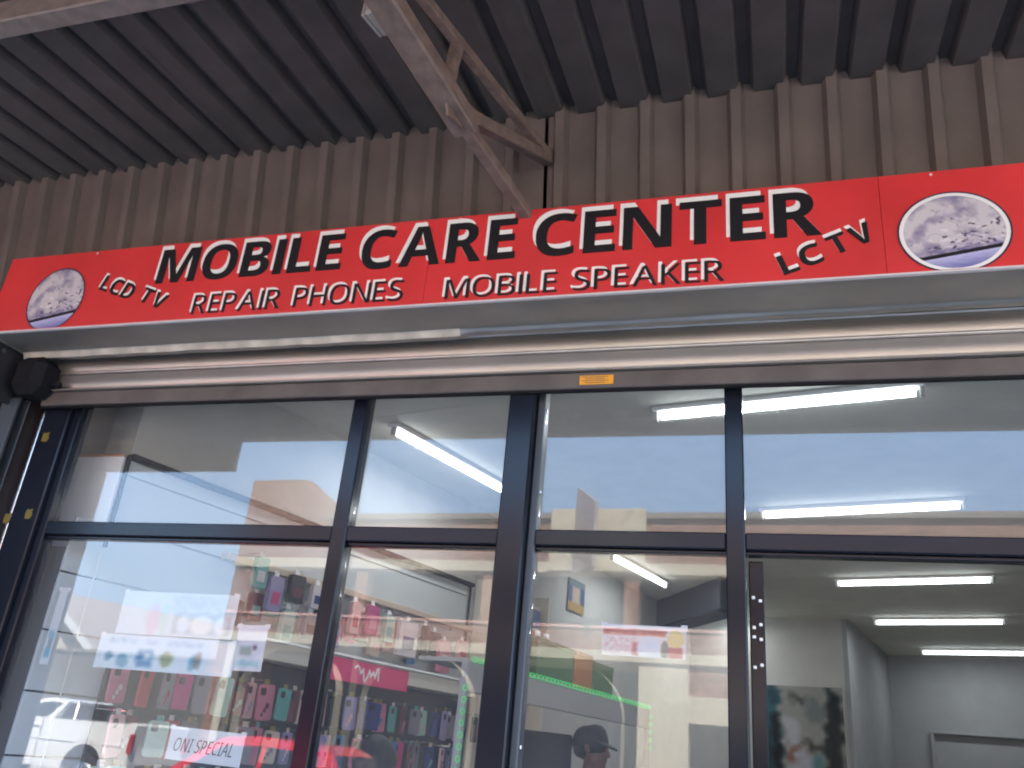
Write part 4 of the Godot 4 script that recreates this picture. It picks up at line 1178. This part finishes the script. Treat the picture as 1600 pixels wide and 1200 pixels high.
# body side outline (x, y) with wheel arches cut out of the sill line
func arches(line: PackedVector2Array, wheels: Array, r: float, sill: float) -> PackedVector2Array:
	var p := line.duplicate()
	for x in wheels:        # given from the right to the left, so the sill is walked back
		for k in 13:
			var a := PI * k / 12.0
			p.append(Vector2(x + cos(a) * r, sill + sin(a) * r))
	return p

func side_view(line: PackedVector2Array, half: float, tuck := 0.0, y_in := 99.0) -> ArrayMesh:
	# extrudes an outline across z; points above y_in are drawn in towards the middle (tumblehome)
	var st := begin()
	var ids := Geometry2D.triangulate_polygon(line)
	var f := func(v: Vector2, s: float) -> Vector3: return Vector3(v.x, v.y, s * (half - maxf(0.0, v.y - y_in) * tuck))
	for k in range(0, ids.size(), 3):
		for s in [-1.0, 1.0]:
			var m := (line[ids[k]] + line[ids[k + 1]] + line[ids[k + 2]]) / 3.0
			tri(st, f.call(line[ids[k]], s), f.call(line[ids[k + 1]], s), f.call(line[ids[k + 2]], s), Vector3(m.x, m.y, 0))
	var turn := 1.0 if Geometry2D.is_polygon_clockwise(line) else -1.0
	for k in line.size():
		var a := line[k]
		var b := line[(k + 1) % line.size()]
		var e := b - a
		var o := Vector2(-e.y, e.x).normalized() * turn
		var m := (a + b) / 2.0 - o * 0.02
		quad(st, f.call(a, -1.0), f.call(b, -1.0), f.call(b, 1.0), f.call(a, 1.0), Vector3(m.x, m.y, 0))
	return done(st)

func vehicles():
	# white pickup, nose to the left
	var t := thing("pickup_truck", "white single cab pickup truck mirrored at lower left", "pickup truck", Vector3(-11.43, 0.15, 12.5))
	var half := 0.86
	var body := PackedVector2Array([Vector2(0.0, 0.48), Vector2(-0.05, 0.92), Vector2(0.0, 1.30), Vector2(-0.04, 1.345), Vector2(-0.12, 1.345), Vector2(-0.2, 1.315), Vector2(-2.9, 1.28), Vector2(-3.7, 1.22), Vector2(-4.7, 1.08), Vector2(-5.0, 0.95), Vector2(-5.08, 0.55), Vector2(-4.75, 0.46)])
	for x in [-4.05, -0.97]:
		for k in 13:
			var a := PI - PI * k / 12.0
			body.append(Vector2(x + cos(a) * 0.45, 0.46 + sin(a) * 0.50))
	part("body", side_view(body, half, 0.12, 0.8), M.white_paint, t)
	var cab := PackedVector2Array([Vector2(-1.98, 1.28), Vector2(-1.80, 1.60), Vector2(-1.92, 1.66), Vector2(-2.25, 1.66), Vector2(-2.6, 1.59), Vector2(-3.3, 1.24)])
	part("cab", side_view(cab, 0.80, 0.32, 1.2), M.white_paint, t)
	for s in [-1.0, 1.0]:
		for w in [PackedVector2Array([Vector2(-2.13, 1.31), Vector2(-1.93, 1.61), Vector2(-2.25, 1.60), Vector2(-2.52, 1.55), Vector2(-2.98, 1.31)])]:
			var win := begin()
			add_prism(win, w, -0.004, 0.004)
			var wb := Basis(Vector3(1, 0, 0), Vector3(0, 1, -s * 0.32).normalized(), Vector3(0, 0.305, s).normalized())
			part("side_window", done(win), M.car_glass, t, Vector3(0, 0.055, s * (0.806 + 1.2 * 0.305)), wb)
		part("door_seam", box(Vector3(0.014, 0.82, 0.006)), M.coping, t, Vector3(-2.12, 0.86, s * (half + 0.001)))
		part("door_seam", box(Vector3(0.014, 0.80, 0.006)), M.coping, t, Vector3(-3.15, 0.86, s * (half + 0.001)))
		part("swage", box(Vector3(4.4, 0.03, 0.02), 0.008), M.white_paint, t, Vector3(-2.4, 0.93, s * (half - 0.004)))
		part("door_handle", box(Vector3(0.14, 0.035, 0.03), 0.008), M.rim, t, Vector3(-2.28, 1.13, s * (half - 0.03)))
		part("mirror", box(Vector3(0.16, 0.2, 0.12), 0.03), M.white_paint, t, Vector3(-3.0, 1.36, s * 0.93))
		for x in [-0.97, -4.05]:
			part("flare", arch_flare(0.45, 0.55), M.white_paint, t, Vector3(x, 0.46, s * (half + 0.012)))
			wheel(t, Vector3(x, 0.37, s * 0.72), 0.37)
		part("tail_lamp", box(Vector3(0.10, 0.34, 0.10), 0.02), M.tail_red, t, Vector3(-0.04, 0.98, s * (half - 0.05)))
		part("head_lamp", box(Vector3(0.2, 0.2, 0.28), 0.03), M.lamp_clear, t, Vector3(-4.92, 0.88, s * 0.62))
	part("rear_window", box(Vector3(0.012, 0.30, 1.2)), M.car_glass, t, Vector3(-1.862, 1.45, 0), Basis(Vector3.BACK, -0.51))
	for s in [-1.0, 1.0]:
		bar("sports_bar", M.rim, t, Vector3(-1.55, 1.29, s * 0.7), Vector3(-1.62, 1.60, s * 0.6), 0.05, 0.05, 0.015)
	bar("sports_bar", M.rim, t, Vector3(-1.62, 1.60, -0.6), Vector3(-1.62, 1.60, 0.6), 0.05, 0.05, 0.015)
	part("windscreen", box(Vector3(0.012, 0.62, 1.3)), M.car_glass, t, Vector3(-2.96, 1.425, 0), Basis(Vector3.BACK, -1.10))
	part("load_bed", box(Vector3(1.5, 0.01, 1.4)), M.coping, t, Vector3(-1.0, 1.318, 0))
	part("rear_bumper", box(Vector3(0.14, 0.16, 1.66), 0.03), M.rim, t, Vector3(0.06, 0.56, 0))
	part("front_bumper", box(Vector3(0.2, 0.26, 1.68), 0.05), M.white_paint, t, Vector3(-5.06, 0.58, 0))
	# red hatchback
	var c := thing("red_car", "red hatchback car mirrored below the papers", "car", Vector3(-5.45, -0.13, 9.2))
	var rb := PackedVector2Array([Vector2(0.0, 0.45), Vector2(-0.03, 0.80), Vector2(0.02, 1.05), Vector2(-0.1, 1.08), Vector2(-2.6, 1.05), Vector2(-3.45, 0.92), Vector2(-3.75, 0.72), Vector2(-3.78, 0.42), Vector2(-3.55, 0.32)])
	for x in [-3.0, -0.72]:
		for k in 13:
			var a := PI - PI * k / 12.0
			rb.append(Vector2(x + cos(a) * 0.36, 0.32 + sin(a) * 0.38))
	part("body", side_view(rb, 0.83, 0.15, 0.75), M.red_paint, c)
	part("cabin", side_view(PackedVector2Array([Vector2(-0.03, 1.06), Vector2(-0.30, 1.50), Vector2(-0.55, 1.60), Vector2(-1.5, 1.64), Vector2(-2.05, 1.58), Vector2(-2.85, 1.02)]), 0.79, 0.35, 1.05), M.red_paint, c)
	for s in [-1.0, 1.0]:
		for w in [PackedVector2Array([Vector2(-0.45, 1.12), Vector2(-0.60, 1.50), Vector2(-1.30, 1.54), Vector2(-1.30, 1.12)]), PackedVector2Array([Vector2(-1.38, 1.12), Vector2(-1.38, 1.54), Vector2(-1.98, 1.50), Vector2(-2.55, 1.10)])]:
			var win := begin()
			add_prism(win, w, -0.004, 0.004)
			var wb := Basis(Vector3(1, 0, 0), Vector3(0, 1, -s * 0.35).normalized(), Vector3(0, 0.33, s).normalized())
			part("side_window", done(win), M.car_glass, c, Vector3(0, 0.06, s * (0.795 + 1.05 * 0.33)), wb)
		part("tail_lamp", box(Vector3(0.08, 0.26, 0.16), 0.02), M.tail_red, c, Vector3(-0.02, 0.98, s * 0.68))
		part("head_lamp", box(Vector3(0.2, 0.14, 0.3), 0.03), M.lamp_clear, c, Vector3(-3.58, 0.78, s * 0.58))
		part("door_handle", box(Vector3(0.14, 0.03, 0.03), 0.008), M.red_paint, c, Vector3(-1.5, 0.95, s * 0.82))
		for x in [-0.72, -3.0]:
			wheel(c, Vector3(x, 0.30, s * 0.70), 0.30)
	part("rear_window", box(Vector3(0.012, 0.42, 1.2)), M.car_glass, c, Vector3(-0.155, 1.31, 0), Basis(Vector3.BACK, 0.55))
	part("windscreen", box(Vector3(0.012, 0.86, 1.25)), M.car_glass, c, Vector3(-2.46, 1.315, 0), Basis(Vector3.BACK, -0.96))
	part("rear_bumper", box(Vector3(0.14, 0.2, 1.62), 0.04), M.red_paint, c, Vector3(0.03, 0.52, 0))

func arch_flare(r0: float, r1: float) -> ArrayMesh:
	var st := begin()
	for k in 16:
		var a := PI * k / 16.0
		var b := PI * (k + 1) / 16.0
		var p := PackedVector2Array([Vector2(cos(a), sin(a)) * r0, Vector2(cos(b), sin(b)) * r0, Vector2(cos(b), sin(b)) * r1, Vector2(cos(a), sin(a)) * r1])
		add_prism(st, p, -0.02, 0.02)
	return done(st)

# ------------------------------------------------------------------ people
func field_mesh(bones: Array, cell: float, k := 0.03) -> ArrayMesh:
	# smooth union of tapered capsules [a, b, ra, rb], meshed as surface nets
	var st := begin()
	add_field(st, bones, cell, k)
	return done(st)

func add_field(st: SurfaceTool, bones: Array, cell: float, k: float):
	var lo := Vector3.ONE * 1e9
	var hi := -lo
	for b in bones:
		var r: float = maxf(b[2], b[3]) + 3.0 * cell
		for p in [b[0], b[1]]:
			lo = lo.min(p - Vector3.ONE * r)
			hi = hi.max(p + Vector3.ONE * r)
	var n := Vector3i(((hi - lo) / cell).ceil()) + Vector3i.ONE
	var f := PackedFloat32Array()
	f.resize(n.x * n.y * n.z)
	f.fill(1.0)
	for b in bones:
		var A: Vector3 = b[0]
		var D: Vector3 = b[1] - A
		var ra: float = b[2]
		var rb: float = b[3]
		var r := maxf(ra, rb) + 2.5 * cell + k
		var i0 := Vector3i(((A.min(b[1]) - Vector3.ONE * r - lo) / cell).floor()).clamp(Vector3i.ZERO, n - Vector3i.ONE)
		var i1 := Vector3i(((A.max(b[1]) + Vector3.ONE * r - lo) / cell).ceil()).clamp(Vector3i.ZERO, n - Vector3i.ONE)
		var dd := maxf(D.length_squared(), 1e-8)
		for z in range(i0.z, i1.z + 1):
			for y in range(i0.y, i1.y + 1):
				for x in range(i0.x, i1.x + 1):
					var p := lo + Vector3(x, y, z) * cell - A
					var t := clampf(p.dot(D) / dd, 0.0, 1.0)
					var d := (p - D * t).length() - lerpf(ra, rb, t)
					var id := x + n.x * (y + n.y * z)
					var o := f[id]
					var h := maxf(k - absf(d - o), 0.0) / k
					f[id] = minf(d, o) - h * h * k * 0.25
	var vert := {}
	var corner := [0, 1, n.x, n.x + 1, n.x * n.y, n.x * n.y + 1, n.x * n.y + n.x, n.x * n.y + n.x + 1]
	var offs := [Vector3(0, 0, 0), Vector3(1, 0, 0), Vector3(0, 1, 0), Vector3(1, 1, 0), Vector3(0, 0, 1), Vector3(1, 0, 1), Vector3(0, 1, 1), Vector3(1, 1, 1)]
	var edges := [[0, 1], [2, 3], [4, 5], [6, 7], [0, 2], [1, 3], [4, 6], [5, 7], [0, 4], [1, 5], [2, 6], [3, 7]]
	for z in n.z - 1:
		for y in n.y - 1:
			var row := n.x * (y + n.y * z)
			for x in n.x - 1:
				var id: int = row + x
				if absf(f[id]) > 2.0 * cell: continue
				var inside := 0
				for c in 8:
					if f[id + corner[c]] < 0.0: inside += 1
				if inside == 0 or inside == 8: continue
				var sum := Vector3.ZERO
				var m := 0
				for e in edges:
					var a: float = f[id + corner[e[0]]]
					var b: float = f[id + corner[e[1]]]
					if (a < 0.0) != (b < 0.0):
						sum += offs[e[0]].lerp(offs[e[1]], a / (a - b))
						m += 1
				vert[id] = lo + (Vector3(x, y, z) + sum / m) * cell
	st.set_smooth_group(0)
	var step := [1, n.x, n.x * n.y]
	for id in vert:
		for ax in 3:
			var a: float = f[id]
			var b: float = f[id + step[ax]]
			if (a < 0.0) == (b < 0.0): continue
			var u: int = step[(ax + 1) % 3]
			var v: int = step[(ax + 2) % 3]
			if not (vert.has(id - u) and vert.has(id - v) and vert.has(id - u - v)): continue
			var q := [vert[id], vert[id - u], vert[id - u - v], vert[id - v]]
			if a < 0.0: q.reverse()
			for i in [0, 1, 2, 0, 2, 3]:
				st.add_vertex(q[i])

func hand_bones(wrist: Vector3, down: Vector3, side: Vector3, front: Vector3) -> Array:
	var out := [[wrist, wrist + down * 0.07 + side * 0.018, 0.024, 0.018], [wrist, wrist + down * 0.07 - side * 0.018, 0.024, 0.018]]
	for k in 4:
		var root := wrist + down * 0.085 + side * (0.027 - 0.018 * k)
		var len: float = [0.066, 0.074, 0.070, 0.054][k]
		var mid := root + down * len * 0.55 + front * 0.008
		out.append([root - down * 0.02, mid, 0.0095, 0.0085])
		out.append([mid, mid + down * len * 0.40 + front * 0.022, 0.0085, 0.0075])
	var t := wrist + down * 0.03 + side * 0.028
	out.append([t, t + down * 0.035 + side * 0.018 + front * 0.012, 0.012, 0.010])
	out.append([t + down * 0.035 + side * 0.018 + front * 0.012, t + down * 0.062 + side * 0.018 + front * 0.026, 0.010, 0.008])
	return out

# a standing person facing +z in its own axes, H tall
func person(label: String, at: Vector3, turn: float, H: float, skin: Material, shirt: Material, cap: bool):
	var p := thing("person", label, "person", at, turn)
	var k := H / 1.75
	var V := func(x, y, z) -> Vector3: return Vector3(x, y, z) * k
	var body := []
	var torso := [[V.call(0, 0.98, 0), V.call(0, 1.12, 0.01), 0.135 * k, 0.125 * k], [V.call(-0.07, 1.0, 0), V.call(0.07, 1.0, 0), 0.12 * k, 0.12 * k], [V.call(0, 1.12, 0.01), V.call(0, 1.32, 0), 0.125 * k, 0.13 * k], [V.call(-0.13, 1.36, -0.01), V.call(0.13, 1.36, -0.01), 0.09 * k, 0.09 * k], [V.call(0, 1.38, -0.01), V.call(0, 1.46, 0), 0.08 * k, 0.06 * k]]
	var arms := []
	var fore := []
	var legs := []
	var feet := []
	var hands := []
	for s in [-1.0, 1.0]:
		arms.append([V.call(s * 0.18, 1.385, -0.01), V.call(s * 0.235, 1.10, -0.02), 0.055 * k, 0.042 * k])
		fore.append([V.call(s * 0.235, 1.10, -0.02), V.call(s * 0.24, 0.86, 0.06), 0.041 * k, 0.027 * k])
		hands.append_array(hand_bones(V.call(s * 0.24, 0.85, 0.062), Vector3(0, -0.95, 0.25).normalized(), Vector3(-s * 0.3, 0, 0.95).normalized(), Vector3(-s, 0, -0.2).normalized()))
		legs.append([V.call(s * 0.09, 0.93, 0), V.call(s * 0.10, 0.50, 0.015), 0.088 * k, 0.058 * k])
		legs.append([V.call(s * 0.10, 0.50, 0.015), V.call(s * 0.10, 0.09, -0.02), 0.056 * k, 0.040 * k])
		feet.append([V.call(s * 0.10, 0.05, -0.04), V.call(s * 0.115, 0.035, 0.15), 0.042 * k, 0.030 * k])
	var neck := [[V.call(0, 1.42, -0.005), V.call(0, 1.56, 0.01), 0.060 * k, 0.054 * k]]
	var head := [[V.call(0, 1.655, -0.015), V.call(0, 1.66, 0.025), 0.082 * k, 0.074 * k], [V.call(0, 1.60, 0.03), V.call(0, 1.545, 0.062), 0.060 * k, 0.032 * k], [V.call(-0.03, 1.57, 0.035), V.call(0.03, 1.57, 0.035), 0.036 * k, 0.036 * k]]
	var face := [[V.call(0, 1.645, 0.095), V.call(0, 1.605, 0.112), 0.010 * k, 0.014 * k], [V.call(-0.013, 1.600, 0.098), V.call(0.013, 1.600, 0.098), 0.010 * k, 0.010 * k], [V.call(-0.018, 1.573, 0.088), V.call(0.018, 1.573, 0.088), 0.010 * k, 0.010 * k], [V.call(-0.04, 1.665, 0.084), V.call(0.04, 1.665, 0.084), 0.011 * k, 0.011 * k]]
	for s in [-1.0, 1.0]:
		face.append([V.call(s * 0.083, 1.645, 0.0), V.call(s * 0.088, 1.605, 0.008), 0.014 * k, 0.010 * k])
	var st := begin()
	add_field(st, torso + arms + fore + legs + feet + neck, 0.016, 0.03)
	add_field(st, hands, 0.005, 0.006)
	add_field(st, neck + head + face, 0.007, 0.018)
	part("body", done(st), skin, p)
	var grow := func(list: Array, g: float) -> Array:
		var o := []
		for b in list: o.append([b[0], b[1], b[2] + g, b[3] + g])
		return o
	var sleeves := []
	for a in arms: sleeves.append([a[0], a[0].lerp(a[1], 0.72), a[2] + 0.006, lerpf(a[2], a[3], 0.72) + 0.010])
	part("shirt", field_mesh(grow.call(torso.slice(0, 4), 0.014) + grow.call(sleeves, 0.008), 0.016, 0.03), shirt, p)
	part("trousers", field_mesh(grow.call(legs, 0.014) + [[V.call(-0.06, 0.95, 0), V.call(0.06, 0.95, 0), 0.135 * k, 0.135 * k]], 0.016, 0.03), M.trousers, p)
	part("shoes", field_mesh(grow.call(feet, 0.012), 0.010, 0.02), M.shoe, p)
	for s in [-1.0, 1.0]:
		part("eye", lathe(PackedVector2Array([Vector2(0, -0.010), Vector2(0.008, -0.006), Vector2(0.010, 0), Vector2(0.008, 0.006), Vector2(0, 0.010)]), 8), M.black, p, V.call(s * 0.033, 1.645, 0.085))
	if cap:
		# dome, band and a visor that juts forward and a little down
		var dome := field_mesh([[V.call(0, 1.680, -0.030), V.call(0, 1.682, 0.012), 0.087 * k, 0.085 * k], [V.call(-0.03, 1.722, 0.028), V.call(0.03, 1.722, 0.028), 0.052 * k, 0.052 * k], [V.call(0, 1.655, -0.035), V.call(0, 1.664, 0.02), 0.086 * k, 0.083 * k]], 0.007, 0.02)
		var c := part("cap", dome, M.cap, p)
		var vis := begin()
		for q in 12:
			var a := PI * (q / 12.0)
			var b := PI * ((q + 1) / 12.0)
			var f := func(t: float, u: float) -> Vector3: return V.call(cos(t) * 0.082, 1.672 - 0.040 * u * sin(t), 0.045 + (0.035 + 0.085 * u) * sin(t))
			for up in [0.0, 0.011]:
				var o := Vector3(0, up, 0)
				quad(vis, f.call(a, 0.0) + o, f.call(b, 0.0) + o, f.call(b, 1.0) + o, f.call(a, 1.0) + o, V.call(0, 1.66 + (0.1 if up == 0.0 else -0.1), 0.08))
			quad(vis, f.call(a, 1.0), f.call(b, 1.0), f.call(b, 1.0) + Vector3(0, 0.011, 0), f.call(a, 1.0) + Vector3(0, 0.011, 0), V.call(0, 1.66, 0.0))
		part("visor", done(vis), M.cap, c)
		part("hair", field_mesh([[V.call(-0.05, 1.62, -0.055), V.call(0.05, 1.62, -0.055), 0.042 * k, 0.042 * k]], 0.008, 0.02), M.hair, p)
	else:
		var hair := [[V.call(0, 1.685, -0.03), V.call(0, 1.69, 0.02), 0.096 * k, 0.084 * k]]
		for s in [-1.0, 1.0]:
			hair.append([V.call(s * 0.05, 1.67, -0.04), V.call(s * 0.06, 1.56, -0.045), 0.058 * k, 0.04 * k])
		hair.append([V.call(0, 1.66, -0.07), V.call(0, 1.54, -0.07), 0.06 * k, 0.045 * k])
		part("hair", field_mesh(hair, 0.008, 0.03), M.hair, p)

func people():
	person("man in a black peaked cap standing behind the counter cabinet, turned right", Vector3(-1.13, 0.0, -3.0), deg_to_rad(82), 1.79, M.skin, M.shirt_brown, true)
	person("person with short black hair seen from behind, facing the hook board", Vector3(-1.76, 0.0, -1.15), deg_to_rad(215), 1.60, M.skin_light, M.shirt_dark, false)
